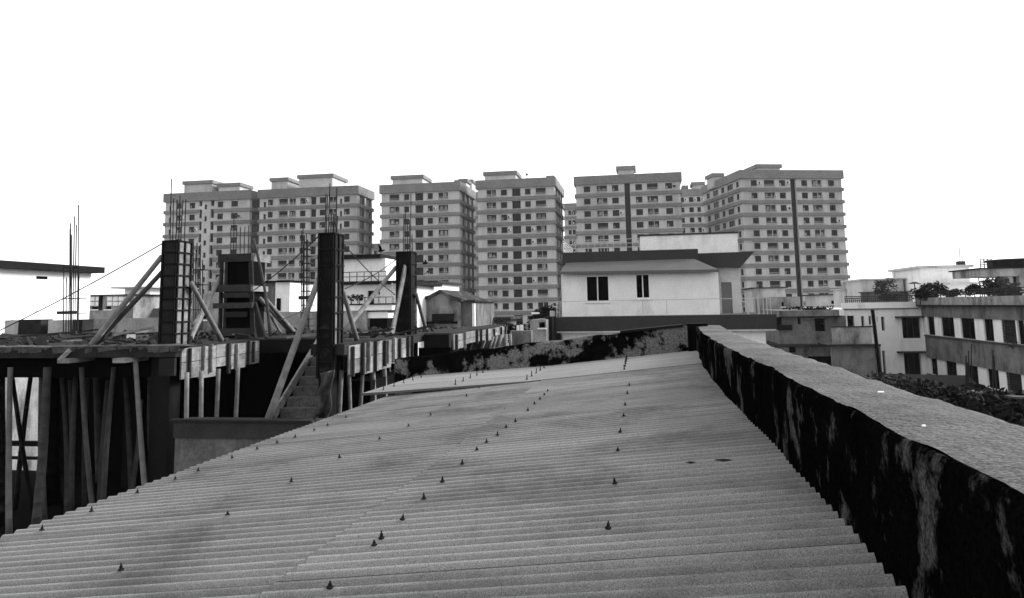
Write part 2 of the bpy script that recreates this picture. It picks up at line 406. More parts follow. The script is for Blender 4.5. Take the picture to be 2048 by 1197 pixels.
_m = MB(); _m.box(0, .75, 0, .40, 0, .5, 0); _m.box(.08, .52, -.02, -.003, .06, .46, 1); _m.box(.1, .2, .40, .43, .1, .2, 0)
AC_MESH = _m.mesh('air_conditioner', [M['frame_white'], M['conc_dark']])
def tower(name, label, Y, L, Rr, spacing, depth, cols, side=None, roofs=(), rot=0.0, slot_through=False, nfl=13, group='tall apartment blocks on the skyline', par_px=17.5, side_cols=(), sidewall=True):
    """L, Rr: top corners of the front in the photo, at depth Y; cols: (px0, px1, kind) at the top row"""
    pl = at(L[0], L[1], Y); pr = at(Rr[0], Rr[1], Y)
    H = (pl.z+pr.z)/2
    if rot:                                   # rotated block: keep left corner, find the width on the rotated plane
        dirx = Vector((math.cos(rot), math.sin(rot), 0)); nrm = Vector((-math.sin(rot), math.cos(rot), 0))
        d = ray(Rr[0], Rr[1]); t = pl.x*nrm.x+pl.y*nrm.y; t = t/(d.x*nrm.x+d.y*nrm.y); pp = d*t
        w = (Vector((pp.x, pp.y, 0)) - Vector((pl.x, pl.y, 0))).dot(dirx); zr = pp.z+ZC; H = (pl.z+zr)/2
    else: w = pr.x-pl.x
    mid = at((L[0]+Rr[0])/2, (L[1]+Rr[1])/2, Y); q = Vector(mid); q.z -= ZC; ppm = FPX/ q.dot(F)
    fh = spacing/ppm; ph = par_px/ppm
    t = thing(name, label, 'building', (pl.x, pl.y, 0), group, rot)
    fx = lambda px: (px-L[0])/(Rr[0]-L[0])*w
    zt = H-ph
    bh = fh*.27; ops = []; places = []
    for k in range(nfl):
        z1 = zt - k*fh                       # underside of band above
        for (a, b, kind) in cols:
            xa, xb = fx(a), fx(b)
            if kind == 'w': c, d = z1-.12*fh-.47*fh, z1-.12*fh
            elif kind == 'b': c, d = z1-.10*fh-.47*fh, z1-.10*fh
            elif kind == 'n': c, d = z1-.30*fh-.42*fh, z1-.30*fh
            elif kind == 's': c, d = z1-.68*fh, z1-.06*fh
            elif kind == 'S': c, d = z1-fh, z1-.003
            elif kind == 't': c, d = z1-.75*fh+.3*fh, z1-.03*fh+.3*fh if k else z1
            if kind == 'S':
                if k == 0: ops.append((xa, xb, zt-nfl*fh, zt-.05))
                if k == 0: places.append((xa, zt-nfl*fh, xb-xa, nfl*fh-.05, 's'))
            else:
                ops.append((xa, xb, c, d)); places.append((xa, c, xb-xa, d-c, 's' if kind in 'st' else kind))
    mb = MB(); facade(mb, 0, w, 0, zt, 0, ops, .62, I3)
    sideops = []
    if side:                                  # windows on the left (-1) flank; right (+1) openings added to darken that flank
        n = len(side_cols)
        for k in range(nfl):
            z1 = zt-k*fh
            for (u0, u1, kind) in side_cols: sideops.append((u0*depth, u1*depth, z1-(.68 if kind == 'b' else .59)*fh, z1-(.04 if kind == 'b' else .12)*fh))
    TL = lambda x, y, z: (y, depth-x, z)      # left flank: x runs from back to front
    TR = lambda x, y, z: (w-y, x, z)
    facade(mb, 0, depth, 0, zt, 0, [(depth-o[1], depth-o[0], o[2], o[3]) for o in sideops] if side == -1 else [], .3, TL)
    facade(mb, 0, depth, 0, zt, 0, sideops if side == 1 else [], .3, TR)
    mb.face([(w,depth,0),(0,depth,0),(0,depth,zt),(w,depth,zt)])
    mb.build('wall', M['tower_wall'], t, local=True)
    mb = MB(); mb.box(.8, w-.8, .8, depth-.8, .2, zt-.3); mb.build('core', M['tower_side'], t, local=True)
    # parapet band round the roof
    o = .45; mb = MB()
    mb.box(-o, w+o, -o, depth+o, zt, zt+.25); mb.box(-o, w+o, -o, -o+.25, zt+.25, H); mb.box(-o, w+o, depth+o-.25, depth+o, zt+.25, H)
    mb.box(-o, -o+.25, -o+.25, depth+o-.25, zt+.25, H); mb.box(w+o-.25, w+o, -o+.25, depth+o-.25, zt+.25, H)
    mb.build('roof_parapet', M['tower_band'], t, local=True)
    gaps = [(fx(a)-.1, fx(b)+.1) for a, b, kd in cols if kd == 'S'] if slot_through else []
    tg = [(fx(a)-.05, fx(b)+.05) for a, b, kd in cols if kd == 't']
    if tg: gaps = [(tg[0][0], tg[-1][1])]
    mb = MB(); o2 = .34; xs = [-o2]
    for a, b in gaps: xs += [a, b]
    xs.append(w+o2)
    for i in range(0, len(xs), 2): mb.box(xs[i], xs[i+1], -o2, -.003, 0, bh)
    mb.box(-o2, -.003, 0, depth+o2, 0, bh); mb.box(w+.003, w+o2, 0, depth+o2, 0, bh)
    meb = mb.mesh('floor_band', M['tower_band'])
    for k in range(nfl):
        inst('floor_band', meb, t, (0, 0, zt-(k+1)*fh+.0))
    rv = random.Random(len(label))
    for (xa, c, ww, hh, kind) in places:
        inst('window', window_mesh(ww, hh, kind, rv.randrange(5)), t, (xa, 0, c))
    if side:
        for (a, b, c, d) in sideops:
            me = window_mesh(b-a, d-c, 'w' if side == -1 else 'v', rv.randrange(3))
            if side == -1: inst('window', me, t, (0, b, c), (0, 0, -math.pi/2))
            else: inst('window', me, t, (w, a, c), (0, 0, math.pi/2))
    for q in range(14):                        # air conditioners hung beside windows
        (xa, c, ww, hh, kind) = rv.choice(places)
        if kind != 'w': continue
        inst('air_conditioner', AC_MESH, t, (xa+ww+.12, -.42, c+.15+rv.uniform(0,.4)))
    for (a, b, ytop, dback, dd) in roofs:      # stair heads on the roof
        xa, xb = fx(a), fx(b); pz = at((a+b)/2, ytop, Y+dback).z
        mb = MB(); mb.box(xa+.4, xb-.4, dback+.4, dback+dd-.4, zt+.25, pz-.9); hd = mb.build('stair_head', M['tower_wall'], t, local=True)
        mb = MB(); mb.box(xa, xb, dback, dback+dd, pz-.9, pz); mb.build('stair_head_roof', M['tower_band'], t, local=True)
    return t, w, H, fh

YT = 180
tower('apartment_tower', 'leftmost grey high-rise block behind the nearest steel column form', YT, (332,388), (500,381), 24.1, 13,
      [(340,344,'n'),(356,365,'w'),(381,392,'w'),(400,406,'t'),(411,416,'n'),(423,430,'t'),(437,448,'w'),(464,477,'w')],
      roofs=((355,417,362,2,9),(421,469,367,3,7)), side=1, side_cols=((.10,.45,'b'),(.55,.9,'b')))
tower('apartment_tower', 'second high-rise block from left with wide roof box, behind the tallest column form', YT, (520,380), (715,372), 24.8, 11,
      [(528,533,'n'),(537,547,'w'),(559,577,'b'),(580,593,'b'),(602,613,'w'),(623,634,'s'),(641,652,'w'),(659,674,'b'),(681,685,'n'),(689,700,'w')],
      roofs=((531,570,356,2,9),(591,664,349,1,10)), side=1, side_cols=((.14,.48,'b'),(.56,.92,'b')))
tower('apartment_tower', 'third high-rise block from left with dark stair openings in mid-front', YT, (763,371), (918,364), 24.8, 17,
      [(779,799,'b'),(809,819,'w'),(831,847,'s'),(856,866,'w'),(877,896,'b')], roofs=((776,843,351,2,8),(896,915,359,11,5)), side=1, side_cols=((.14,.36,'b'),(.42,.64,'b'),(.70,.94,'b')))
t3 = tower('apartment_tower', 'tall block in the centre left of the white house, with dark stair openings', YT, (955,363), (1108,354), 25.1, 20,
      [(973,992,'b'),(1002,1014,'w'),(1024,1041,'s'),(1050,1061,'w'),(1071,1091,'b')], roofs=((963,1032,343,2,8),(1081,1098,352,12,5)), side=1, side_cols=((.14,.36,'b'),(.42,.64,'b'),(.70,.94,'b')))
tower('apartment_tower', 'high-rise block rising straight behind the white house, one dark stair strip', YT, (1151,354), (1359,345), 25.1, 20,
      [(1167,1180,'w'),(1193,1214,'b'),(1224,1237,'w'),(1249,1260,'S'),(1271,1284,'w'),(1294,1315,'b'),(1330,1343,'w')], roofs=((1233,1273,332,2,6),), slot_through=True)
tower('apartment_tower', 'rightmost and widest high-rise block, turned to show its left flank, long dark strip', 178, (1481,342), (1681,340), 25.5, 24,
      [(1500,1512,'w'),(1526,1547,'b'),(1556,1568,'w'),(1578,1589,'S'),(1600,1612,'w'),(1621,1641,'b'),(1654,1666,'w')],
      roofs=((1520,1572,325,2,7),(1470,1496,345,14,5)), rot=R(16), slot_through=True, side=-1, side_cols=((.06,.12,'w'),(.2,.34,'w'),(.42,.5,'w'),(.58,.72,'w'),(.82,.9,'w')))
tower('apartment_tower', 'far block seen in the gap left of the rightmost high-rise', 225, (1352,380), (1440,376), 20.5, 12,
      [(1361,1367,'w'),(1377,1386,'w'),(1393,1400,'w')], roofs=((1365,1378,371,2,6),(1384,1412,364,2,6)), nfl=11, par_px=14)
tower('apartment_tower', 'narrow far block seen in the gap right of the central tall block', 235, (1128,408), (1172,406), 19.5, 12,
      [(1136,1142,'w'),(1144,1150,'w')], nfl=9, par_px=12)
tower('apartment_tower', 'far block peeping out between the third and fourth high-rise blocks', 222, (925,386), (975,384), 20, 12, [(930,935,'w')], nfl=10, par_px=14, roofs=((905,943,360,2,6),))
tower('apartment_tower', 'low far block in the gap right of the second high-rise', 240, (742,488), (800,486), 18, 12, [(748,754,'w'),(757,762,'w')], nfl=6, par_px=12)
# dish antenna on the central block
p = at(1054,356,YT+6); mb = MB(); mb.tube([p, p+Vector((0,0,2.2))], .05, 5)
for k in range(10):
    a0 = k*math.pi/5; a1 = a0+math.pi/5; c = p+Vector((0,-.1,.8))
    mb.face([c+Vector((0,.15,0)), c+Vector((.32*math.cos(a0),-.1,.32*math.sin(a0))), c+Vector((.32*math.cos(a1),-.1,.32*math.sin(a1)))])
mb.box(p.x-.1, p.x+.1, p.y-.1, p.y+.1, t3[2]-t3[3]*.6, p.z+.05)
single(mb, 'dish_antenna', M['rail_dark'], 'dish antenna and mast on the roof of the central tall block', 'antenna')

# ------------------------------------------------------------------ generic small buildings of the middle distance
def near_window(parent, x0, x1, y, z0, z1, frame='frame_white', leaves=2, sill=True, slats=0, fw=.05, depth=.16):
    """a window set in an opening whose front plane is y (facing the viewer)"""
    mb = MB(); mb.box(x0, x1, y+depth, y+depth+.03, z0, z1); pane = mb.build('window', M['void'], parent)
    mb = MB()
    for (a, b, c, d) in ((x0,x0+fw,z0,z1),(x1-fw,x1,z0,z1),(x0+fw,x1-fw,z0,z0+fw),(x0+fw,x1-fw,z1-fw,z1)): mb.box(a, b, y+depth-.07, y+depth-.003, c, d)
    for i in range(1, leaves):
        xm = x0+(x1-x0)*i/leaves; mb.box(xm-fw*.45, xm+fw*.45, y+depth-.07, y+depth-.003, z0+fw, z1-fw)
    if frame: mb.build('frame', M[frame], pane)
    if sill: part('sill', M['white'], pane, (x0-.08, x1+.08, y-.06, y+.0, z0-.07, z0-.003))
    return pane
def railing(parent, p0, p1, h, nposts, nrails, r, mtl, name='railing'):
    mb = MB(); p0 = Vector(p0); p1 = Vector(p1)
    for i in range(nposts):
        q = p0.lerp(p1, i/max(1, nposts-1)); mb.bar(q, q+Vector((0,0,h)), r, r)
    for k in range(nrails):
        z = h*(k+1)/nrails; mb.bar(p0+Vector((0,0,z)), p1+Vector((0,0,z)), r*1.15, r*1.15)
    return mb.build(name, M[mtl], parent)
def block(name, label, Y, x0, x1, ytop, depth, mtl, wins=(), roof=None, roof_px=4, over=.25, group=None, cat='building', zbase=0.0, frame='frame', leaves=2):
    """simple house: front rectangle given in photo pixels at distance Y"""
    a = at(x0, ytop, Y); b = at(x1, ytop, Y); zt = (a.z+b.z)/2; X0, X1 = a.x, b.x
    t = thing(name, label, cat, ((X0+X1)/2, Y+depth/2, zbase), group)
    ops = []
    for (wx0, wx1, wy0, wy1) in wins:
        p = at(wx0, wy0, Y); q = at(wx1, wy1, Y); ops.append((p.x, q.x, q.z, p.z))
    mb = MB(); facade(mb, X0, X1, zbase, zt, Y, ops, .3, I3)
    mb.face([(X1,Y,zbase),(X1,Y+depth,zbase),(X1,Y+depth,zt),(X1,Y,zt)]); mb.face([(X0,Y,zbase),(X0,Y,zt),(X0,Y+depth,zt),(X0,Y+depth,zbase)])
    mb.face([(X0,Y+depth,zbase),(X0,Y+depth,zt),(X1,Y+depth,zt),(X1,Y+depth,zbase)]); mb.face([(X0,Y,zt),(X1,Y,zt),(X1,Y+depth,zt),(X0,Y+depth,zt)])
    mb.build('wall', M[mtl], t)
    for (a_, b_, c_, d_) in ops: near_window(t, a_, b_, Y, c_, d_, frame=frame, leaves=leaves if b_-a_ > .8 else 1)
    if roof:
        th_ = roof_px*Y/FPX
        part('roof_slab', M[roof], t, (X0-over, X1+over, Y-over, Y+depth+over, zt+.003, zt+th_))
    return t, X0, X1, zt
def foliage(mb, c, rad, n, size, seed, lobes=7):
    rr = random.Random(seed); c = Vector(c); L_ = []
    for i in range(lobes):
        d = Vector((rr.gauss(0,1), rr.gauss(0,1), rr.gauss(0,.8))).normalized()*rr.uniform(.35,.75)
        L_.append((Vector((d.x*rad[0], d.y*rad[1], d.z*rad[2])), rr.uniform(.3,.55)))
    for i in range(n):
        o, s = rr.choice(L_); d = Vector((rr.gauss(0,1), rr.gauss(0,1), rr.gauss(0,1))).normalized()*(rr.random()**.45)*s
        p = c + o + Vector((d.x*rad[0], d.y*rad[1], d.z*rad[2]))
        u = Vector((rr.gauss(0,1), rr.gauss(0,1), rr.gauss(0,.5))).normalized(); v = u.cross(Vector((rr.gauss(0,1),rr.gauss(0,1),rr.gauss(0,1)))).normalized()
        s2 = size*rr.uniform(.6,1.4)
        mb.face([p-u*s2, p-v*s2*.45, p+u*s2, p+v*s2*.45])
def tree(name, label, base, top, rad, n, size, seed, leaf='leaf_dark', cat='tree', group=None, trunk_r=.12, crown_h=None):
    base = Vector(base); top = Vector(top); ch = crown_h or rad
    t = thing(name, label, cat, base, group); rr = random.Random(seed)
    cz = top.z-ch; mb = MB(); c = Vector((top.x, top.y, cz))
    mb.tube([base, base.lerp(c, .5)+Vector((rr.uniform(-.1,.1)*rad, 0, 0)), c], [trunk_r, trunk_r*.75, trunk_r*.45], 7)
    for k in range(6):
        d = Vector((rr.gauss(0,1), rr.gauss(0,1), rr.uniform(.1,.9))).normalized()*rad*.8
        st = base.lerp(c, rr.uniform(.6,.95)); mb.tube([st, st+d*.5+Vector((0,0,.05*rad)), st+d], [trunk_r*.4, trunk_r*.25, trunk_r*.1], 5)
    mb.build('trunk', M['trunk'], t)
    mb = MB(); foliage(mb, c, (rad, rad, ch), n, size, seed); mb.build('crown', M[leaf], t)
    return t

# ---- the white house on the right of centre (front facing the viewer, 40 m off)
Y = 40.0
P = lambda x, y, d=0: at(x, y, Y+d)
zs = P(1330,631).z                              # terrace floor
wh = thing('white_house', 'white flat-roofed house with dark fascia bands and two black windows', 'building', (P(1330,631).x, Y+5, 0))
xa, xb = P(1122,545).x, P(1436,541).x; ztop = P(1280,545).z
w1 = (P(1171,552).x, P(1218,552).x, P(1194,604).z, P(1194,551.5).z); w2 = (P(1270,548).x, P(1299,548).x, P(1284,598).z, P(1284,548).z)
mb = MB(); facade(mb, xa, xb, zs, ztop, Y, [w1, w2], .3, I3)
mb.face([(xb,Y,zs),(xb,Y+7,zs),(xb,Y+7,ztop),(xb,Y,ztop)]); mb.face([(xa,Y,zs),(xa,Y,ztop),(xa,Y+7,ztop),(xa,Y+7,zs)])
mb.build('wall', M['white'], wh)
near_window(wh, w1[0], w1[1], Y, w1[2], w1[3], leaves=2, fw=.06, depth=.06)
pn = near_window(wh, w2[0], w2[1], Y, w2[2], w2[3], leaves=2, fw=.06, depth=.06)
mb = MB()
for k in range(11):
    z = w2[2]+.1+(w2[3]-w2[2]-.2)*k/10; mb.box((w2[0]+w2[1])/2+.06, w2[1]-.06, Y+.03, Y+.06, z, z+.03)
mb.build('louvre', M['conc_dark'], pn)
# set-back right part with a door
yb = 3.0; xr = P(1481,560,yb).x; zt2 = P(1440,534,yb).z
dr = (P(1437.5,566,yb).x+.12, P(1463,566,yb).x, P(1450,628,yb).z, P(1450,565,yb).z)
mb = MB(); facade(mb, xb+.003, xr, zs, zt2, Y+yb, [(dr[0], dr[1], zs+.01, dr[3])], .12, I3)
mb.face([(xr,Y+yb,zs),(xr,Y+9,zs),(xr,Y+9,zt2),(xr,Y+yb,zt2)]); mb.build('rear_wall', M['cream'], wh)
part('door', M['door'], wh, (dr[0], dr[1], Y+yb+.08, Y+yb+.13, zs+.01, dr[3]))
# sloping canopy over the front, its upper edge against the dark fascia
ul, ur = P(1132,526,1.2), P(1388,518,1.2); ll, lr = P(1121,544,-.5), P(1437,539,-.5)
mb = MB(); t_ = .14
mb.hexa([ll+Vector((0,0,-t_)), lr+Vector((0,0,-t_)), ur+Vector((0,0,-t_)), ul+Vector((0,0,-t_)), ll, lr, ur, ul]); mb.build('canopy', M['awning'], wh)
# gap filler between canopy and wall top, roof slab and fascias
zf0, zf1 = P(1260,523,1.2).z-.05, P(1260,502,1.2).z
part('roof_fascia', M['band_grey'], wh, (P(1124,510,1.2).x, P(1396,505,1.2).x, Y+1.2, Y+8, zf0, zf1))
a = P(1396,510,2.4); b = P(1509,508,2.4); zz0, zz1 = P(1450,532,2.4).z, P(1450,505,2.4).z
mb = MB(); mb.hexa([(a.x+.004,Y+2.4,zz0),(P(1481,532,2.4).x,Y+2.4,zz0-.1),(P(1481,532,2.4).x,Y+9,zz0-.1),(a.x+.004,Y+9,zz0),(a.x+.004,Y+2.4,zz1-.02),(b.x,Y+2.4,zz1),(b.x,Y+9,zz1),(a.x+.004,Y+9,zz1-.02)])
mb.build('side_fascia', M['band_grey'], wh)
# upper room
xu0, xu1 = P(1280,480,5).x, P(1475,475,5).x; zu = P(1378,470,5).z
part('roof_room', M['white'], wh, (xu0, xu1, Y+5, Y+10, zf1, zu))
part('roof_room_cap', M['conc_mid'], wh, (xu0-.06, xu1+.06, Y+4.94, Y+10.06, zu+.003, zu+.09))
railing(wh, (P(1126,500,1.5).x, Y+1.5, zf1), (xu0-.05, Y+1.5, zf1), P(1200,480,1.5).z-zf1, 13, 3, .026, 'rail')
railing(wh, (P(1126,500,1.5).x, Y+1.6, zf1), (P(1126,500,1.5).x, Y+7.8, zf1), P(1200,480,1.5).z-zf1, 14, 5, .026, 'rail')
railing(wh, (xu1+.05, Y+2.6, zf1-.05), (P(1505,500,2.5).x, Y+2.6, zf1-.05), P(1490,481,2.5).z-zf1, 4, 4, .026, 'rail')
# terrace slab with deep fascia and lower walls
xs0, xs1 = P(1111,640,-1.6).x, P(1553,640,-1.6).x
part('terrace_fascia', M['band_grey'], wh, (xs0, xs1, Y-1.6, Y+10, P(1330,661,-1.6).z, P(1330,632,-1.6).z))
part('drip_edge', M['white'], wh, (xs0+.05, xs1-.05, Y-1.55, Y+9.9, P(1330,664,-1.6).z, P(1330,661,-1.6).z-.003))
part('lower_wall', M['white'], wh, (xs0+.3, P(1530,670,-1).x, Y-1.2, Y+9.5, 0, P(1330,664,-1.6).z-.003))
zr0 = P(1330,632,-1.6).z
railing(wh, (xs0+.05, Y-1.5, zr0), (P(1542,620,-1.5).x, Y-1.5, zr0), P(1330,600,-1.5).z-zr0, 2, 1, .028, 'rail')
for px in (1113,1116,1119,1122,1286,1334,1496,1498,1517,1519,1528,1535):
    q = P(px,632,-1.5); mb = MB(); mb.bar((q.x,Y-1.5,zr0), (q.x,Y-1.5,P(1330,600,-1.5).z), .026, .026); mb.build('baluster', M['rail'], wh)
mb = MB(); q = P(1105,640,-1.3); mb.tube([(q.x,Y-1.3,0),(q.x,Y-1.3,P(1106,622,-1.3).z)], .13, 8); mb.build('drain_pipe', M['cream'], wh)

# ------------------------------------------------------------------ building under construction on the left
ZS = ZC - .64                                   # top of the fresh slab
cb = thing('construction_building', 'half-built concrete building with bare slab and dark props-filled storey below', 'building', (-12, 18, 0))
YFR = 13.15; XA = -8.72; XC = -5.45; YB = 16.6; TH = .20
mb = MB()
mb.box(-21.5, XA, YFR, 23, ZS-TH, ZS)
mb.box(XA+.003, -6.12, YB, 23, ZS-TH, ZS-.004)
mb.box(-6.117, XC, 13.4, 25, ZS-TH, ZS)
mb.box(XC+.003, -4.75, 18.7, 27, ZS-TH, ZS-.002)
mb.build('slab', M['conc_dirty'], cb)
# uneven crust of spilt mortar on the slab edge
mb = MB(); rr = random.Random(3)
for i in range(150):
    x = rr.uniform(-16, XA-.05); w = rr.uniform(.05,.4); h = rr.uniform(.008,.04); dp = rr.uniform(.02,.13) if rr.random() < .5 else .01; ov = rr.uniform(.004,.04); q = rr.uniform(-.05,.05)
    mb.hexa([(x+.02,YFR-ov*.6,ZS-dp),(x+w-.03,YFR-ov*.6,ZS-dp*.8),(x+w+q,YFR+.3,ZS-.01),(x-q,YFR+.25,ZS-.01),(x,YFR-ov,ZS+h*.5),(x+w,YFR-ov,ZS+h*.4),(x+w*.8,YFR+rr.uniform(.1,.5),ZS+h),(x+w*.2,YFR+rr.uniform(.1,.5),ZS+h)])
o = mb.build('mortar_crust', M['mortar'], cb); o['kind'] = 'stuff'
part('edge_beam', M['conc_dark'], cb, (XA+.003, -6.12, YB-.25, YB-.003, ZS-.32, ZS-.02))
part('edge_beam', M['black'], cb, (-21.5, XA-.35, YFR+.5, YFR+.8, ZS-.62, ZS-TH-.003))
part('edge_beam', M['black'], cb, (-21.5, XA-.35, YFR+4.2, YFR+4.5, ZS-.62, ZS-TH-.003))
part('edge_beam', M['conc_dark'], cb, (XC+.05, -4.75, 18.45, 18.697, ZS-.35, ZS-.02))
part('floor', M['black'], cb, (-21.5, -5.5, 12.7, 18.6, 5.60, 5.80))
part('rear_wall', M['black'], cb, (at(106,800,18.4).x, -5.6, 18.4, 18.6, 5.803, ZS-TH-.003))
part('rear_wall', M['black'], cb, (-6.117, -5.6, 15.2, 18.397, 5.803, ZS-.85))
for (x0, x1, y0) in ((-9.35,-8.95,13.35),(-12.6,-12.2,17.0)):
    part('column', M['conc_dark'], cb, (x0, x1, y0, y0+.35, 5.803, ZS-TH-.003))
# landing with parapet, and the stair rising behind it
xl0, xl1 = -8.42, -5.75
part('landing', M['conc_mid'], cb, (xl0, xl1, 12.72, 13.25, ZC-2.25, ZC-1.96))
part('landing_wall', M['plaster_grey'], cb, (xl0+.02, xl1-.02, 12.75, 12.95, 5.0, ZC-2.253))
part('landing_lip', M['wood_dark'], cb, (xl0-.05, xl1, 12.68, 12.80, ZC-1.957, ZC-1.92))
for k in range(8):
    y0 = 13.25+k*.25; z1 = ZC-1.96+(k+1)*.168
    part('stair_step', M['mortar'], cb, (-6.62, -5.92, y0, y0+.27, z1-.30, z1))
mb = MB(); mb.bar((-6.67,13.1,ZC-1.9), (-6.67,15.35,ZC-.42), .04, .16); mb.build('stringer', M['wood'], cb)
# side forms of the edge beams: boards and battens seen from the stair side
def side_forms(X, y0, y1, n, zb0, zb1, seed, nb):
    rr = random.Random(seed)
    for i in range(n):
        a = y0+(y1-y0)*i/n; b = y0+(y1-y0)*(i+1)/n; zl = zb0+(zb1-zb0)*i/n; mid = ZS-.06-(ZS-.06-zl)*.52
        lo = zl-rr.uniform(-.04,.14)
        part('form_board', M['wood'], cb, (X, X+.03, a+.008, b-.008, mid+.006, ZS-.03-rr.uniform(0,.03)))
        part('form_board', M['wood'], cb, (X, X+.026+rr.uniform(0,.01), a+.008, b-.008, lo, mid-.006))
    for i in range(nb):
        a = y0+(y1-y0)*(i+rr.uniform(.1,.7))/nb; w = rr.uniform(.04,.08); z0 = zb0+(zb1-zb0)*i/nb
        part('batten', M['wood_dark'] if rr.random() < .65 else M['wood'], cb, (X+.045, X+.10, a, a+w, z0-rr.uniform(.02,.14), ZS-rr.uniform(.0,.06)))
side_forms(XA, YFR+.15, 16.3, 5, ZC-1.20, ZC-1.12, 5, 7)
side_forms(XC, 13.55, 17.6, 5, ZC-1.17, ZC-1.10, 9, 10)
side_forms(-4.75, 18.8, 26.5, 6, ZC-1.02, ZC-.92, 12, 8)
part('form_end', M['wood_dark'], cb, (XA-.32, XA-.003, YFR-.02, YFR+.05, ZS-.55, ZS-.22))

def bamboo(name, p0, p1, r, label, mtl='bamboo', group='bamboo props', bow=.0, cat='prop', seed=None):
    rr = random.Random(label); p0 = Vector(p0); p1 = Vector(p1); L_ = (p1-p0).length; n = max(4, int(L_/.28)); pts = []; rs = []
    side_ = (p1-p0).cross(Vector((0,1,0))); side_ = side_.normalized() if side_.length > .01 else Vector((1,0,0))
    for i in range(n+1):
        t = i/n; p = p0.lerp(p1, t) + side_*(bow*math.sin(math.pi*t)) ; rad = r*(1.12-.24*t)
        for dt, k in ((-.012,1.0),(0,1.07),(.012,1.0)):
            q = p + (p1-p0).normalized()*dt
            if i in (0, n) and dt: continue
            pts.append(q); rs.append(rad*k)
    mb = MB(); mb.tube(pts, rs, 8)
    return single(mb, name, M[mtl], label, cat, group, smooth=True)
# --- the props that stand in the open storey, front row
pz = lambda x, y, Y: at(x, y, Y)
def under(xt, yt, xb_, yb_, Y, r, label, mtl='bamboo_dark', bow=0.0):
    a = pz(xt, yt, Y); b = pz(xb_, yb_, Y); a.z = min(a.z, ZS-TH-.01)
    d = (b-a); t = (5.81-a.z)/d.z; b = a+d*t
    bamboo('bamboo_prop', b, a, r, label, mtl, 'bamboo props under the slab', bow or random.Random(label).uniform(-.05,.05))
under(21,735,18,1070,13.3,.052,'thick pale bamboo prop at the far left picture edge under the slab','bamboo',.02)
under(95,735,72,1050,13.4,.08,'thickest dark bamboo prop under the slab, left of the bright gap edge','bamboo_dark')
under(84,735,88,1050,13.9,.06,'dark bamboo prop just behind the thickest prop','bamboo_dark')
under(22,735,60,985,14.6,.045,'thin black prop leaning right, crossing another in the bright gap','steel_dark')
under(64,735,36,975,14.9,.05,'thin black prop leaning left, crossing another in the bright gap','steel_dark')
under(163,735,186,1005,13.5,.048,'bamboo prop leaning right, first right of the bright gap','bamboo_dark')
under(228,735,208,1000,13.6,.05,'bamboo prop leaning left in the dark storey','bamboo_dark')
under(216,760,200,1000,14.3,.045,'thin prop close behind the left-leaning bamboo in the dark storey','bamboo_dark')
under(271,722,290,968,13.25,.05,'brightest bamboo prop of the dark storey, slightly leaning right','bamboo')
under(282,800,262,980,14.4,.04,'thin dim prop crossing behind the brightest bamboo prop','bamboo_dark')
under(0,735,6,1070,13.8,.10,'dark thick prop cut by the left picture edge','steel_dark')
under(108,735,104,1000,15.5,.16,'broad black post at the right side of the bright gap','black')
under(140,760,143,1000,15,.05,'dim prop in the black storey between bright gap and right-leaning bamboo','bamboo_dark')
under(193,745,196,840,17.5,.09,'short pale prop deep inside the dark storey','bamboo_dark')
for i, (xt, xb_, yb_) in enumerate(((403,407,838),(437,430,838),(476,468,838),(374,378,838))):
    a = at(xt, 742, 13.6+i*.5 if i < 3 else 13.3); b = at(xb_, yb_, a.y); b.z = ZC-1.955 if b.y < 13.3 else b.z
    a.z = ZS-.5; b.y = a.y; b.z = 5.81
    bamboo('bamboo_prop', b, a, .045, ['prop under the pale boards, leftmost but one of four','prop under the pale boards, third of four','prop under the pale boards, nearest the stair','prop under the pale boards, leftmost of four'][i], 'bamboo', 'bamboo props under the slab')
for i, (xt, xb_, Yp, r) in enumerate(((683,680,13.7,.05),(698,700,14.2,.04),(726,722,14.8,.045),(745,748,15.5,.06),(768,771,16.2,.055),(793,792,16.8,.04),(775,790,17.4,.025))):
    a = at(xt, 735, Yp); a.z = ZS-.5; b = at(xb_, 800, Yp); d = b-a; b = a+d*((5.81-a.z)/d.z)
    nm = ['nearest the jute sack','second from the jute sack','third from the jute sack, thin','fourth from the jute sack, thick','fifth from the jute sack','last before the end wall','thin slanting stick before the end wall'][i]
    bamboo('bamboo_prop', b, a, r, 'prop under the right-hand boards, '+nm, 'bamboo', 'bamboo props under the slab')
# leaning sticks under the far slab edge
for i, (xt, xb_, yb_, Yp) in enumerate(((893,886,707,20),(915,908,702,20.8),(932,928,700,21.5),(946,938,703,22.2),(971,963,697,23),(986,978,697,23.8),(993,986,695,24.4),(1003,996,694,25),(1012,1010,693,25.6),(1020,1021,691,26))):
    a = at(xt, 672, Yp); a.z = ZS-.3; b = at(xb_, yb_, Yp); d = b-a; b = a+d*((5.81-a.z)/d.z)
    bamboo('wooden_stake', b, a, .05+.012*(i > 3), ['first','second','third','fourth','fifth','sixth','seventh','eighth','ninth','tenth'][i]+' leaning stake counted from the left under the far slab edge', 'bamboo' if i > 3 else 'bamboo_dark', 'leaning stakes under the far slab edge')
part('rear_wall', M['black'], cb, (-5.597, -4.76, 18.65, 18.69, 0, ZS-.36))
part('far_wall', M['black'], cb, (-5.6, -5.45, 20, 27, 0, ZS-.3))

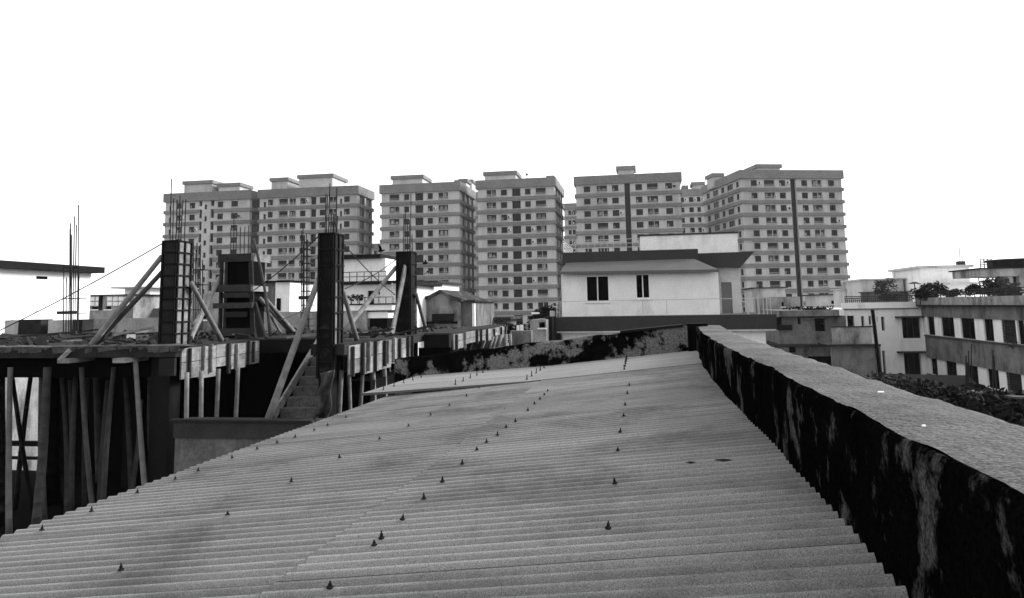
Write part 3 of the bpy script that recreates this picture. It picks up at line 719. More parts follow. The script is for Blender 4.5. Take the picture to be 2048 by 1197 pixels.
# --- column forms
def rebars(parent, pts, r=.011):
    for (b, t) in pts:
        mb = MB(); mb.tube([b, Vector(b).lerp(Vector(t), .5)+Vector((random.uniform(-.01,.01),0,0)), t], r, 6); mb.build('rebar', M['rebar'], parent)
def column_form(label, x0, x1, y0, y1, z0, z1, rows_, front, sidem, bars, strips=2, ledge=.0, zlow=None, low_pale=False):
    t = thing('column_form', label, 'formwork', ((x0+x1)/2, (y0+y1)/2, ZS), 'column forms on the slab')
    part('core', M['steel_dark'], t, (x0+.02, x1-.02, y0+.02, y1-.02, zlow or z0, z1-.01))
    h = (z1-z0)/rows_
    for k in range(rows_):
        a, b = z0+k*h, z0+(k+1)*h
        part('form_panel', M[front], t, (x0+.035, x1-.035, y0+.004, y0+.019, a+.012, b-.012))
        part('rib', M['rib'], t, (x0, x1+.0, y0-.028, y0+.003, b-.014, b+.010))
        w = (y1-y0-.06)/strips
        for s_ in range(strips):
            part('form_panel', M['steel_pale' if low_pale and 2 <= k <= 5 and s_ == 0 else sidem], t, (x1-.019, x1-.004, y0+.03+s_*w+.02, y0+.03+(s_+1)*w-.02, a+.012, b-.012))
        part('rib', M['rib'], t, (x1-.003, x1+.03, y0-.026, y1+.01, b-.013, b+.011))
    for s_ in range(strips+1):
        yy = y0+.03+s_*(y1-y0-.06)/strips; part('edge_angle', M['rib'], t, (x1-.003, x1+.026, yy-.018, yy+.018, z0, z1))
    part('edge_angle', M['rib'], t, (x0-.01, x0+.03, y0-.024, y0+.002, z0, z1)); part('edge_angle', M['rib'], t, (x1-.03, x1+.0, y0-.024, y0+.002, z0, z1))
    # rear and left faces
    part('form_panel', M[front], t, (x0+.035, x1-.035, y1-.019, y1-.004, z0, z1)); part('form_panel', M[front], t, (x0+.004, x0+.019, y0+.03, y1-.03, z0, z1))
    rebars(t, [((bx, by, z1-.3), (bx+dx, by, zt)) for (bx, by, dx, zt) in bars])
    return t
def bar_list(lst, Y, ybase, y0, y1):
    out = []
    for i, (xb_, xt, yt) in enumerate(lst):
        Yb = y0+.06+(y1-y0-.12)*((i*37) % 10)/10; b = at(xb_, ybase, Yb); t = at(xt, yt, Yb); out.append((b.x, Yb, t.x-b.x, t.z))
    return out
# C1 nearest-left
y0, y1 = 13.45, 13.95; a = at(326,482,y0); b = at(355,482,y0)
zt1 = at(340,482,y0).z
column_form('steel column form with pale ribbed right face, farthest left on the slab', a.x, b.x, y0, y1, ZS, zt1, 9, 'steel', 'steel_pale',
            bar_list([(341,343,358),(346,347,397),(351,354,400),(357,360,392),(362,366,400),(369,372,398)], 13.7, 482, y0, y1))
# C2 tallest
y0, y1 = 13.35, 13.80; a = at(638,467,y0); b = at(668,467,y0); zt2_ = at(652,467,y0).z
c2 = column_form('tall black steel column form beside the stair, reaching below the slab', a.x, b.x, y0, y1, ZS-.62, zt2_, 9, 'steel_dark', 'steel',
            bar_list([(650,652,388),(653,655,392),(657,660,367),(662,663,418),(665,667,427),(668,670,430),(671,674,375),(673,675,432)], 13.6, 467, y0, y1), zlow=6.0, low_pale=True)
# C4
y0, y1 = 17.85, 18.35; a = at(793,505,y0); b = at(820,505,y0); zt4 = at(805,504,y0).z
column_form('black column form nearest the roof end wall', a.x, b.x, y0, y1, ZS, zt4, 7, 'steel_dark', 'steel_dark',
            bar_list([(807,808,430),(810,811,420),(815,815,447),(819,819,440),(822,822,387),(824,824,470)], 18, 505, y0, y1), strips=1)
# C3: timber-framed form
y0, y1 = 16.8, 17.45
c3 = thing('timber_column_form', 'black column form clamped with timber boards, between the two steel forms', 'formwork', (at(475,676,16.8).x, 17.1, ZS))
A = lambda x, y, d=0: at(x, y, y0+d)
part('core', M['black'], c3, (A(446,560).x, A(503,560).x, y0+.06, y1, ZS, A(470,512).z))
part('head_board', M['wood_dark'], c3, (A(437,510).x, A(503,510).x, y0-.02, y0+.05, A(470,524).z, A(470,508).z))
part('head_board', M['wood'], c3, (A(503,510).x+.003, A(505,510).x+.03, y0-.02, y1+.2, A(470,524).z, A(470,508).z))
for (xt, xb_, w) in ((440,436,.10),(450,446,.07),(498,502,.10)):
    p = A(xt,524); q = A(xb_,676); q.z = ZS
    mb = MB(); mb.bar(q+Vector((w/2,0,0)), p+Vector((w/2,0,0)), .05, w); mb.build('upright_board', M['wood_dark'], c3)
for (ya, yb_, xa_, xb_, m_) in ((570,584,433,506,'conc_mid'),(606,617,430,508,'bamboo_dark'),(586,596,450,500,'wood_dark'),(624,635,452,497,'wood_dark'),(657,672,436,513,'conc_mid')):
    part('clamp_board', M[m_], c3, (A(xa_,ya).x, A(xb_,ya).x, y0-.10, y0-.03, A(470,yb_).z, A(470,ya).z))
part('clamp_board', M['wood'], c3, (A(506,575).x, A(508,575).x+.03, y0-.1, y1, A(470,584).z, A(470,573).z))
rebars(c3, [((A(x,508).x, y0+.2+.05*i, A(x,508).z-.3), (A(xt,yt).x, y0+.2+.05*i, A(xt,yt).z)) for i, (x, xt, yt) in enumerate(((452,453,455),(456,457,430),(459,461,448),(466,466,452),(472,473,450),(477,478,447),(483,484,450)))])
# free-standing bundles of column bars
def bar_bundle(label, Y, lst, ties, ybase, planks=()):
    pb = [at(x, ybase, Y) for (x, _, _) in lst]; cx_ = sum(p.x for p in pb)/len(pb)
    t = thing('rebar_bundle', label, 'rebar', (cx_, Y, ZS), 'column starter bars')
    for i, (x, xt, yt) in enumerate(lst):
        Yb = Y + .35*((i*7) % 5)/5; b = at(x, ybase, Yb); q = at(xt, yt, Yb); b.z = ZS
        mb = MB(); mb.tube([b, b.lerp(q,.5)+Vector((random.uniform(-.02,.02),0,0)), q], .013*Y/16, 6); mb.build('rebar', M['rebar'], t)
    for (x0, x1, y) in ties:
        p = at(x0, y, Y); q = at(x1, y, Y); mb = MB(); mb.box(p.x, q.x, Y-.02, Y, p.z-.012, p.z+.012); mb.box(p.x, q.x, Y+.33, Y+.35, p.z-.012, p.z+.012)
        mb.box(p.x, p.x+.02, Y, Y+.33, p.z-.012, p.z+.012); mb.box(q.x-.02, q.x, Y, Y+.33, p.z-.012, p.z+.012); mb.build('stirrup', M['rebar'], t)
    for (x0, x1, y) in planks:
        p = at(x0, y, Y-.1); q = at(x1, y, Y-.1); mb = MB(); mb.box(p.x, q.x, Y-.14, Y-.06, p.z-.05, p.z+.05); mb.build('plank', M['wood_dark'], t)
    return t
bar_bundle('cluster of tall bare rebar in front of the white building at far left', 21.5,
           [(127,128,530),(132,133,555),(137,140,458),(141,141,447),(146,149,433),(150,153,450),(154,157,410),(143,143,470),(156,158,535)], [(126,158,536),(126,158,598),(127,157,628)], 667, [(115,156,626)])
bar_bundle('thin bare rebar standing right behind the leftmost steel form', 20.5, [(388,387,487),(391,392,500),(394,394,486),(398,398,497),(402,401,489),(404,405,520)], [(386,404,540),(386,404,570),(386,404,620)], 664)
bar_bundle('dark rebar cage with stirrups left of the tall black form', 20.5, [(602,603,462),(605,606,452),(609,609,475),(612,613,468),(616,615,480),(607,608,490),(618,618,520)], [(602,618,y) for y in range(485,660,14)], 662, [(598,621,596)])
bar_bundle('short rebar stubs beside the stake row in the middle distance', 24, [(1008,1008,636),(1013,1013,640),(1017,1018,634)], [(1007,1018,648)], 660)

# --- raking props and braces round the column forms
def rake(x0, y0_, Y0, x1, y1_, r, label, mtl='bamboo', bow=0.0, plank=False, Y1=None, w=.1):
    p = at(x0, y0_, Y0); q = at(x1, y1_, Y1) if Y1 else atZ(x1, y1_, ZS+.03)
    if plank:
        mb = MB(); mb.bar(q, p, .035, w); single(mb, 'brace_plank', M[mtl], label, 'plank', 'braces of the column forms')
    else: bamboo('bamboo_prop', q, p, r, label, mtl, 'braces of the column forms', bow)
rake(324,513,13.5,183,690,.055,'upper of two long bamboo poles propping the leftmost steel form')
rake(324,545,13.5,190,689,.05,'lower of two long bamboo poles propping the leftmost steel form','bamboo_dark')
rake(382,566,13.8,443,681,.05,'bamboo pole propping the right side of the leftmost steel form')
rake(409,612,15.5,384,676,.04,'pale plank brace leaning right behind the leftmost steel form','wood',plank=True,Y1=14.6)
rake(405,622,17.5,384,652,.03,'thin bamboo piece low behind the leftmost steel form',Y1=17.0)
rake(440,555,16.9,386,668,.05,'bamboo brace on the left of the timber-clamped form',Y1=15.6)
rake(520,597,17,583,667,.05,'lower of two parallel bamboo braces right of the timber-clamped form')
rake(531,598,17.2,590,667,.05,'upper of two parallel bamboo braces right of the timber-clamped form')
rake(539,628,17.6,561,666,.035,'short bamboo brace right of the timber-clamped form')
rake(507,478,17.0,541,672,.035,'tall thin bent bamboo pole rising right of the timber-clamped form','bamboo_dark',bow=-.06,Y1=16.2)
rake(511,607,16.9,532,678,.03,'grey plank leaning at the foot of the timber-clamped form','conc_mid',plank=True,Y1=16.3)
rake(638,556,13.4,537,838,.06,'long bamboo pole from the tall black form down to the landing',Y1=12.9)
rake(687,585,13.9,713,679,.05,'bamboo pole propping the right side of the tall black form')
rake(792,535,18,688,664,.055,'bamboo pole propping the left side of the form nearest the end wall',Y1=16.2)
rake(811,533,17.8,784,668,.05,'pale plank standing in front of the form nearest the end wall','wood',plank=True,Y1=17.0,w=.17)
rake(832,588,18.1,852,660,.05,'bamboo pole propping the right side of the form nearest the end wall')
# ropes
def rope(pts, label, r=.011):
    mb = MB(); q = []
    for i in range(len(pts)-1):
        for k in range(6):
            t = k/6; p = pts[i].lerp(pts[i+1], t); p.z -= .06*math.sin(math.pi*t); q.append(p)
    q.append(pts[-1]); mb.tube(q, r, 5); single(mb, 'guy_rope', M['rope'], label, 'rope', 'guy ropes')
rope([at(-60,690,13.3), at(326,487,13.45)], 'long thin rope from the left picture edge up to the leftmost steel form', .012)
rope([at(-60,662,19), at(75,622,21.5)], 'short rope ending in front of the white building at far left', .009)
rope([at(506,582,16.8), at(638,472,13.4)], 'rope from the timber-clamped form up to the tall black form', .012)
rope([at(687,488,13.7), at(790,590,17.8)], 'rope falling from the tall black form to the form nearest the end wall')
rope([at(690,578,13.9), at(793,519,17.9)], 'rope rising from the tall black form to the form nearest the end wall')
rope([at(560,640,17), at(622,608,20.5)], 'short rope from the braces to the rebar cage')
# jute sack hanging by the stair
mb = MB(); nx, nz = 10, 16; y_ = 13.05
for i in range(nx+1):
    for k in range(nz+1):
        u = i/nx; v = k/nz; xl = 641-13*v+2.5*math.sin(v*11); xr_ = 666+2*math.sin(v*9+1)-5*v*v
        p = at(xl+(xr_-xl)*u, 747+(88+7*math.sin(u*7+1)+4*math.sin(u*17))*v-7*u*(1-v), y_)
        mb.v.append((p.x, y_+.06*math.sin(u*9+v*2)+.03*math.sin(u*17+v*5)-.06*v, p.z))
for i in range(nx):
    for k in range(nz):
        a = i*(nz+1)+k; mb.f.append((a, a+1, a+nz+2, a+nz+1)); mb.m.append(0)
sk = single(mb, 'jute_sack', M['jute'], 'ragged jute sacking hanging beside the stair under the tall black form', 'sack', smooth=True)
md = sk.modifiers.new('thick', 'SOLIDIFY'); md.thickness = .012
# rubble, boards and bricks lying on the slab
rr = random.Random(21); names = []
def junk(i, x, y, kind, label, L_=.6, w=.1, h=.06, a=0.0, mtl='wood_dark'):
    p = atZ(x, y, ZS+.012); mb = MB(); Mx = Matrix.Translation((p.x, p.y, ZS+.004)) @ Matrix.Rotation(a, 4, 'Z')
    mb.box(-L_/2, L_/2, -w/2, w/2, 0, h, 0, Mx); single(mb, kind, M[mtl], label, kind.split('_')[-1], 'loose things on the slab')
junk(0,140,683,'loose_board','flat board lying on the slab left of the long bamboo poles',1.6,.14,.03,.3,'wood')
junk(1,240,682,'loose_board','dark board on the slab behind the long bamboo poles',1.5,.12,.05,-.1)
junk(2,262,681,'concrete_block','pale upright block on the slab left of the leftmost steel form',.16,.14,.14,.4,'white')
junk(3,286,684,'brick','pale brick lying near the leftmost steel form',.24,.12,.07,.2,'plaster_dirty')
junk(4,312,681,'brick','pale brick closest to the foot of the leftmost steel form',.2,.12,.08,-.2,'plaster_dirty')
junk(5,250,669,'loose_board','long dark board at the slab rear edge',3.6,.1,.05,.02)
junk(6,290,674,'loose_board','thin board in the rubble left of the leftmost steel form',.9,.1,.04,.5,'wood')
junk(7,560,668,'loose_board','pale flat patch of boards between the timber form and tall black form',.9,.3,.05,.1,'wood')
junk(8,730,668,'loose_board','pale board on the slab right of the tall black form',1.4,.2,.04,.1,'wood')
junk(9,60,682,'loose_board','dark board on the slab at the far left',2.0,.2,.04,.05)
mb = MB(); p = at(140,700,13.1); q = at(118,722,12.95); mb.bar(q, p, .06, .07); single(mb, 'loose_board', M['wood'], 'short pale board hanging over the slab edge at left', 'board', 'loose things on the slab')
for (x, lb) in ((138,'left of two short beam ends poking out under the slab edge'),(248,'right of two short beam ends poking out under the slab edge')):
    p = at(x, 722, 13.1); mb = MB(); mb.box(p.x-.13, p.x+.13, 12.95, 13.7, ZS-TH-.09, ZS-TH-.005); single(mb, 'beam_end', M['wood'], lb, 'timber')
rr = random.Random(33)
spots = [('far left of the slab, first of a loose scatter',30),('far left of the slab, second of a loose scatter',95),('before the rebar cluster',135),('under the upper long bamboo pole',205),('under the lower long bamboo pole',228),('a hand left of the leftmost steel form',300),
         ('right of the leftmost steel form',400),('at the foot of the timber-clamped form',455),('under the parallel bamboo braces',575),('left of the tall black form',622),('right of the tall black form',700),('between the two black forms',745),('left of the form nearest the end wall',772)]
for i, (w_, x) in enumerate(spots):
    p = atZ(x, rr.uniform(672,682), ZS+.02); a_ = rr.uniform(-1.2,1.2); L2 = rr.uniform(.7,1.7); d = Vector((math.cos(a_), math.sin(a_), rr.uniform(.02,.16)))*L2
    mb = MB(); mb.bar(p+Vector((0,0,.04)), p+d+Vector((0,0,.05)), rr.uniform(.04,.12), rr.uniform(.03,.06)); single(mb, 'scrap_timber', M['wood' if rr.random() < .35 else 'wood_dark'], 'piece of scrap timber lying '+w_, 'timber', 'scrap timber on the slab')
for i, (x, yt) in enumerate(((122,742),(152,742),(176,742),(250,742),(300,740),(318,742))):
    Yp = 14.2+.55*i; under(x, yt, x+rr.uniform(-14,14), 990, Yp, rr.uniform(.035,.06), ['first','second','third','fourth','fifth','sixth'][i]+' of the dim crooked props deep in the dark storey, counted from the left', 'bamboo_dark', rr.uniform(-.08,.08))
mb = MB(); rr = random.Random(5)
for i in range(420):
    x = rr.uniform(-17, -8.8); yq = rr.uniform(13.3, 22); s = rr.uniform(.02,.09)*(1 if rr.random() < .9 else 2)
    Mx = Matrix.Translation((x, yq, ZS+s*.3)) @ Matrix.Rotation(rr.uniform(0,3), 4, Vector((rr.random(),rr.random(),rr.random()+.1)).normalized())
    mb.box(-s, s, -s*.6, s*.6, -s*.4, s*.4, 0, Mx)
for i in range(120):
    x = rr.uniform(-8.6, -5.6); yq = rr.uniform(17, 24); s = rr.uniform(.02,.08)
    Mx = Matrix.Translation((x, yq, ZS+s*.3)) @ Matrix.Rotation(rr.uniform(0,3), 4, Vector((rr.random(),rr.random(),1)).normalized())
    mb.box(-s, s, -s*.6, s*.6, -s*.4, s*.4, 0, Mx)
o = mb.build('rubble', M['conc_dirty']); tag(o, 'loose dark rubble scattered over the unfinished slab', 'rubble', kind='stuff')
for (x0, x1, xm, lb) in ((10,83,38,'wide low masonry stub, dark on its right, at far left of the slab'),(97,166,146,'low masonry stub behind the tall bare rebar')):
    a = at(x0, 641, 22.3); b = at(xm, 641, 22.3); c = at(x1, 641, 22.3)
    t = thing('masonry_stub', lb, 'masonry', ((a.x+c.x)/2, 22.5, ZS), 'low masonry stubs')
    part('pale_face', M['cream'], t, (a.x, b.x, 22.3, 22.8, ZS, a.z)); part('dark_face', M['conc_dirty'], t, (b.x+.003, c.x, 22.28, 22.8, ZS, a.z+.01))

# ------------------------------------------------------------------ houses behind the construction site
lb = thing('white_building', 'blinding white building with thin dark flat roof at the far left', 'building', (-31, 28, 0))
XL = at(180,600,36).x; zr = at(195,549,37).z
mb = MB(); mb.box(XL-12, XL, 14, 36, 0, zr); mb.build('wall', M['white_hot'], lb)
part('lower_wall', M['plaster_dirty'], lb, (XL+.003, XL+.12, 14.2, 35.9, 0, ZS-.55))
part('roof_slab', M['conc_dark'], lb, (XL-13, XL+.6, 12.5, 36.25, zr+.003, zr+.32))
part('vent_slot', M['black'], lb, (XL+.003, XL+.03, atX(73,554,XL).y, atX(94,554,XL).y, atX(80,556,XL).z-.06, atX(80,553,XL).z))
# pipes of a fence glimpsed through the open storey
t = thing('pipe_fence', 'two dark rails crossing the bright gap between props under the slab at left', 'fence', (-21, 24, 0))
for (yy, hh) in ((888,.09),(917,.05)): part('rail', M['steel_dark'], t, (at(-60,yy,24).x, at(112,yy,24).x, 24, 24.1, at(60,yy,24).z-hh, at(60,yy,24).z+hh))
for xx in (-50, 108): part('post', M['steel_dark'], t, (at(xx,888,24).x, at(xx,888,24).x+.12, 24.103, 24.2, 0, at(60,880,24).z))
# rooftop grille house and low walls at left
t, a0, a1, zt = block('roof_house', 'small grey roof house with a grid of grille panes left of the long poles', 44, 180, 268, 591, 6, 'plaster_dirty', wins=((183,196,614,619),(211,222,613,619)), roof='rail_dark', roof_px=1.5, frame=None)
for i in range(7):
    for k in range(2):
        if i == 2: continue
        p = at(182+i*11.5, 594+k*10, 44); q = at(191+i*11.5, 602+k*10, 44)
        part('grille_pane', M['white'], t, (p.x, q.x, 43.9, 43.997, q.z, p.z))
part('grille_post', M['conc_dark'], t, (at(201,590,44).x, at(206,590,44).x, 43.85, 43.997, at(203,620,44).z, zt))
block('low_wall', 'streaked pale concrete wall behind the long bamboo poles', 30, 187, 325, 637, .4, 'plaster_dirty', cat='wall')
block('white_annex', 'bright white annex with thin roof slab left of the leftmost steel form', 50, 262, 305, 609, 6, 'white_hot', roof='conc_mid', roof_px=3, over=.6)
block('grey_annex', 'grey box house touching the left side of the leftmost steel form', 46, 297, 345, 617, 5, 'plaster_grey')
block('far_slab_house', 'pale house with thin overhanging slab far behind the long poles', 90, 250, 300, 577, 8, 'white_hot', roof='cream', roof_px=3, over=1.2)
block('low_house', 'grey low house behind the timber-clamped form', 38, 384, 440, 588, 5, 'plaster_dirty', wins=((402,412,622,640),))
t, a0, a1, zt = block('small_house', 'small two-tone house with dark flat roof right of the timber-clamped form', 40, 526, 551, 566, 5, 'plaster_grey', wins=((536,541,597,606),), roof='black', roof_px=3.5, over=.4)
part('white_bay', M['white'], t, (at(551,566,39.7).x+.003, at(580,566,39.7).x, 39.7, 45, 0, zt)); part('bay_door', M['black'], t, (at(554,597,39.7).x, at(562,597,39.7).x, 39.66, 39.697, at(556,622,39.7).z, at(556,597,39.7).z))
part('roof_slab', M['black'], t, (a1+.41, at(583,562,39.7).x, 39.4, 45.2, zt+.003, zt+.10))
block('low_wall', 'low stained wall under the small two-tone house', 33, 522, 640, 624, .4, 'plaster_dirty', cat='wall')
block('roof_shed', 'dim shed left of the tall black form', 48, 586, 640, 614, 5, 'plaster_grey', wins=((592,600,630,640),))
# white terrace house between the two black forms
t, a0, a1, zt = block('terrace_house', 'white house with two terraces seen between the two black column forms', 46, 660, 800, 570, 8, 'white', wins=((735,748,582,612),(756,760,584,590)), roof='conc_dark', roof_px=7, over=.5, frame=None)
zz = zt+7*46/FPX
part('upper_room', M['white'], t, (at(640,520,48).x, at(771,520,48).x, 48, 53, zz+.003, at(700,519,48).z)); part('upper_roof', M['conc_dark'], t, (at(636,520,47.7).x, at(762,520,47.7).x, 47.6, 53.3, at(700,519,48).z+.003, at(700,511,48).z))
railing(t, (a0, 45.7, zz), (at(772,555,45.7).x, 45.7, zz), at(700,545,45.7).z-zz, 9, 2, .04, 'rail_dark')
part('terrace', M['white'], t, (at(665,610,44).x, at(788,610,44).x, 43.6, 45.99, at(700,622,44).z, at(700,611,44).z)); part('terrace_lip', M['black'], t, (at(690,610,43.5).x, at(786,610,43.5).x, 43.5, 45.98, at(700,611,44).z+.003, at(700,608.5,44).z))
railing(t, (at(688,608,43.8).x, 43.8, at(700,608,44).z), (at(786,608,43.8).x, 43.8, at(700,608,44).z), at(700,596,43.8).z-at(700,608,43.8).z, 8, 1, .04, 'rail_dark')
part('lower_band', M['black'], t, (at(733,622,43.9).x, at(783,622,43.9).x, 43.8, 45.99, at(740,624,44).z, at(740,622,44).z-.003)); part('lower_storey', M['white_hot'], t, (at(733,625,43.9).x, at(776,625,43.9).x, 43.9, 45.99, at(740,637,43.9).z, at(740,624,43.9).z-.003))
part('shop_opening', M['black'], t, (at(735,640,43.9).x, at(770,640,43.9).x, 44.3, 45.99, 0, at(740,637,43.9).z-.003)); part('lower_wall', M['plaster_dirty'], t, (at(655,626,43.7).x, at(733,626,43.7).x-.003, 43.7, 45.98, 0, at(700,621.5,44).z-.003))
lad = thing('ladder', 'thin ladder leaning on the white terrace house', 'ladder', at(785,606,43.2)); mb = MB()
for dx in (0, .45):
    p = at(783,606,43.2); q = at(784,566,43.2); mb.bar(p+Vector((dx,0,0)), q+Vector((dx,0,0)), .04, .04)
mb.build('rail', M['rail'], lad)
for k in range(9):
    p = at(783,606,43.2).lerp(at(784,566,43.2), (k+.5)/9); mb = MB(); mb.box(p.x+.02, p.x+.43, p.y-.02, p.y+.02, p.z-.015, p.z+.015); mb.build('rung', M['rail'], lad)
for i, (x, n_) in enumerate(((703,'left'),(719,'right'))):
    b = at(x, 609, 45); tree('potted_shrub', n_+' of two dark bushes on the terrace of the white house', b, at(x, 588, 45), .33, 160, .07, 40+i, cat='bush', group='terrace bushes', trunk_r=.03, crown_h=.26)
block('white_annex', 'bright white annex with small windows right of the form nearest the end wall', 55, 830, 868, 566, 8, 'white_hot', wins=((836,840,580,592),(845,849,580,592),(853,860,580,598)), roof='conc_mid', roof_px=4, over=.4, frame=None)
# gabled house
gt = thing('gabled_house', 'old gabled house with curving dark roof left of the central tall block', 'building', (at(900,640,52).x, 55, 0))
P5 = lambda x, y, d=0: at(x, y, 52+d)
gl, ga, gr = P5(845,602), P5(882,587), P5(921,605)
mb = MB()
for yy in (52, 60): mb.face([(gl.x,yy,0),(gr.x,yy,0),(gr.x,yy,gr.z),(ga.x,yy,ga.z),(gl.x,yy,gl.z)])
mb.face([(gl.x,52,0),(gl.x,60,0),(gl.x,60,gl.z),(gl.x,52,gl.z)]); mb.face([(gr.x,52,0),(gr.x,60,0),(gr.x,60,gr.z),(gr.x,52,gr.z)]); mb.build('wall', M['plaster_dirty'], gt)
def strip(pts, y0, y1, th_, m_):
    mb = MB()
    for i in range(len(pts)-1):
        p, q = pts[i], pts[i+1]; mb.hexa([(p.x,y0,p.z),(q.x,y0,q.z),(q.x,y1,q.z),(p.x,y1,p.z),(p.x,y0,p.z+th_),(q.x,y0,q.z+th_),(q.x,y1,q.z+th_),(p.x,y1,p.z+th_)])
    return mb.build('roof', M[m_], gt)
strip([P5(838,604), P5(862,597), P5(882,586), P5(900,596), P5(925,604)], 51.6, 60.3, .22, 'roof_tile')
part('side_wing', M['plaster_grey'], gt, (gr.x+.004, P5(945,610).x, 52.3, 60, 0, P5(930,605).z)); part('wing_roof', M['roof_tile'], gt, (gr.x+.3, P5(952,604).x, 51.7, 60, P5(930,604).z, P5(930,601).z))
part('corner_post', M['white'], gt, (P5(944,606).x+.005, P5(949,606).x, 52.0, 52.3, 0, P5(945,606).z-.05)); part('drain_band', M['black'], gt, (P5(850,645).x, P5(915,645).x, 51.6, 51.99, P5(880,648).z, P5(880,643.5).z)); part('rack', M['conc_dark'], gt, (P5(866,630).x, P5(908,630).x, 51.7, 51.99, P5(880,643).z, P5(880,628).z))
# clutter in front of the central block
block('shed', 'low shed with lean-to roof at the foot of the central tall block', 60, 957, 1012, 640, 5, 'plaster_grey', wins=((975,990,641.5,648),), roof='roof_tile', roof_px=5, over=.5)
block('garden_wall', 'mottled grey wall with stubs left of the white house', 32, 1020, 1062, 662, .5, 'plaster_dirty', cat='wall')
block('outhouse', 'pale outhouse with black opening close left of the white house', 36, 1060, 1092, 640, 4, 'plaster_dirty', wins=((1078,1090,645,656),), frame=None)
block('dark_shed', 'dark narrow shed against the drainpipe of the white house', 37, 1092, 1104, 634, 4, 'conc_dark')
for i, (x, yt, Yt, rad, lbl) in enumerate(((1076,606,50,1.1,'dark leafy tree left of the white house'),(1100,598,54,1.2,'pale-gapped tree touching the left edge of the white house'),(1030,640,44,.8,'small dark tree beside the stake row'))):
    p = at(x, yt, Yt); tree('leafy_tree', lbl, (p.x, Yt, 0), p, rad, 900, .13, 60+i, trunk_r=.13, crown_h=1.2, group='trees beside the white house')
for (x, y, Yq, lbl) in ((1070,627,45,'small pale tilted sheet on the dark tree left of the white house'),):
    p = at(x, y, Yq); mb = MB(); mb.box(p.x-.22, p.x+.22, Yq, Yq+.4, p.z-.05, p.z+.06, 0, None); single(mb, 'tin_sheet', M['paper'], lbl, 'sheet')
cl = thing('clothes_line', 'white washing hung low in front of the central tall block', 'laundry', at(1040,662,40)); 
for (x0, x1, y0_, y1_) in ((1033,1039,651,661),(1040,1047,650,662)):
    p = at(x0, y0_, 40); q = at(x1, y1_, 40); part('cloth', M['white_hot'], cl, (p.x, q.x, 40, 40.03, q.z, p.z))
part('line', M['rope'], cl, (at(1026,650,40).x, at(1052,650,40).x, 40.005, 40.02, at(1040,650,40).z+.02, at(1040,650,40).z+.04))

# ------------------------------------------------------------------ right-hand side: old L-shaped building, grey house, roofs with plants
YR = 64.0
Pr = lambda x, y, d=0: at(x, y, YR+d)
rb = thing('old_apartment_house', 'old L-shaped apartment house with rows of black windows at the right edge', 'building', (Pr(1845,650).x, YR, 0))
X0, XW = Pr(1688,620).x, Pr(1846,650).x; zroofR = Pr(1765,605).z
def rect(x0, x1, y0, y1, d=0):
    p = at(x0, y0, YR+d); q = at(x1, y1, YR+d); return (p.x, q.x, q.z, p.z)
fw_ = [rect(1694,1710,632,656), rect(1722,1730,633,656), rect(1737,1744,633,656), rect(1762,1771,634,662), rect(1753,1756,634,645), rect(1803,1844,636,677), rect(1807,1845,706,750), rect(1764,1775,702,770)]
mb = MB(); facade(mb, X0, XW, 0, zroofR-.5, YR, fw_, .45, I3)
mb.face([(X0,YR,0),(X0,YR,zroofR-.5),(X0,YR+30,zroofR-.5),(X0,YR+30,0)]); mb.face([(X0,YR,zroofR-.51),(XW+25,YR,zroofR-.51),(XW+25,YR+30,zroofR-.51),(X0,YR+30,zroofR-.51)])
mb.build('wall', M['white'], rb)
for (a, b, c, d) in fw_: near_window(rb, a, b, YR, c, d, frame='rail_dark' if b-a > .5 else None, leaves=3 if b-a > 1 else 1, depth=.42, sill=False)
part('parapet', M['white'], rb, (X0-.2, Pr(1833,605).x, YR-.25, YR-.003, Pr(1765,617).z, zroofR)); part('parapet', M['plaster_dirty'], rb, (Pr(1833,605).x+.003, XW, YR-.2, YR-.003, Pr(1765,617).z, zroofR+.25))
part('ledge', M['conc_dark'], rb, (X0-.1, XW-.3, YR-.12, YR-.003, Pr(1765,618.5).z, Pr(1765,617).z-.003)); part('window_hood', M['conc_mid'], rb, (fw_[5][0]-.5, XW-.05, YR-.5, YR-.003, fw_[5][3]+.003, fw_[5][3]+.12)); part('window_hood', M['conc_mid'], rb, (fw_[6][0]-.5, XW-.05, YR-.5, YR-.003, fw_[6][3]+.003, fw_[6][3]+.12))
railing(rb, (Pr(1692,605).x, YR+.2, zroofR-.02), (Pr(1826,605).x, YR+.2, zroofR-.02), Pr(1760,592).z-zroofR, 34, 3, .05, 'rail_dark')
# wing: left face looks across the yard, runs towards the viewer
YN = 28.0; L_ = YR-YN
Tw = lambda x, y, z: (XW+y, YR-x, z)
wx = lambda px, py: YR - atX(px, py, XW).y
def zW(px, py): return atX(px, py, XW).z
u0, u1 = zW(1869,671), zW(1869,634); l0, l1 = zW(1895,756), zW(1895,722)
wo = []; gr_ = []
for (a, b) in ((1855,1869),(1882,1908),(1921,1949),(1967,1986),(2034,2048)): wo.append((wx(a,650), wx(b,650), u0, u1))
for (a, b) in ((1862,1875),(1891,1913),(1929,1955),(1973,1996)): wo.append((wx(a,735), wx(b,735), l0, l1))
gr_ = [(wx(2003,650), wx(2031,650), u0, u1), (wx(2013,760), wx(2043,760), l0, l1)]
zw1 = zW(1846,596)
mb = MB(); facade(mb, 0, L_, 0, zw1-.6, 0, wo+gr_, .20, Tw)
mb.face([(XW,YN,0),(XW+25,YN,0),(XW+25,YN,zw1-.6),(XW,YN,zw1-.6)]); mb.face([(XW,YN,zw1-.6),(XW+25,YN,zw1-.6),(XW+25,YR+30,zw1-.6),(XW,YR+30,zw1-.6)])
mb.build('wing_wall', M['white'], rb)
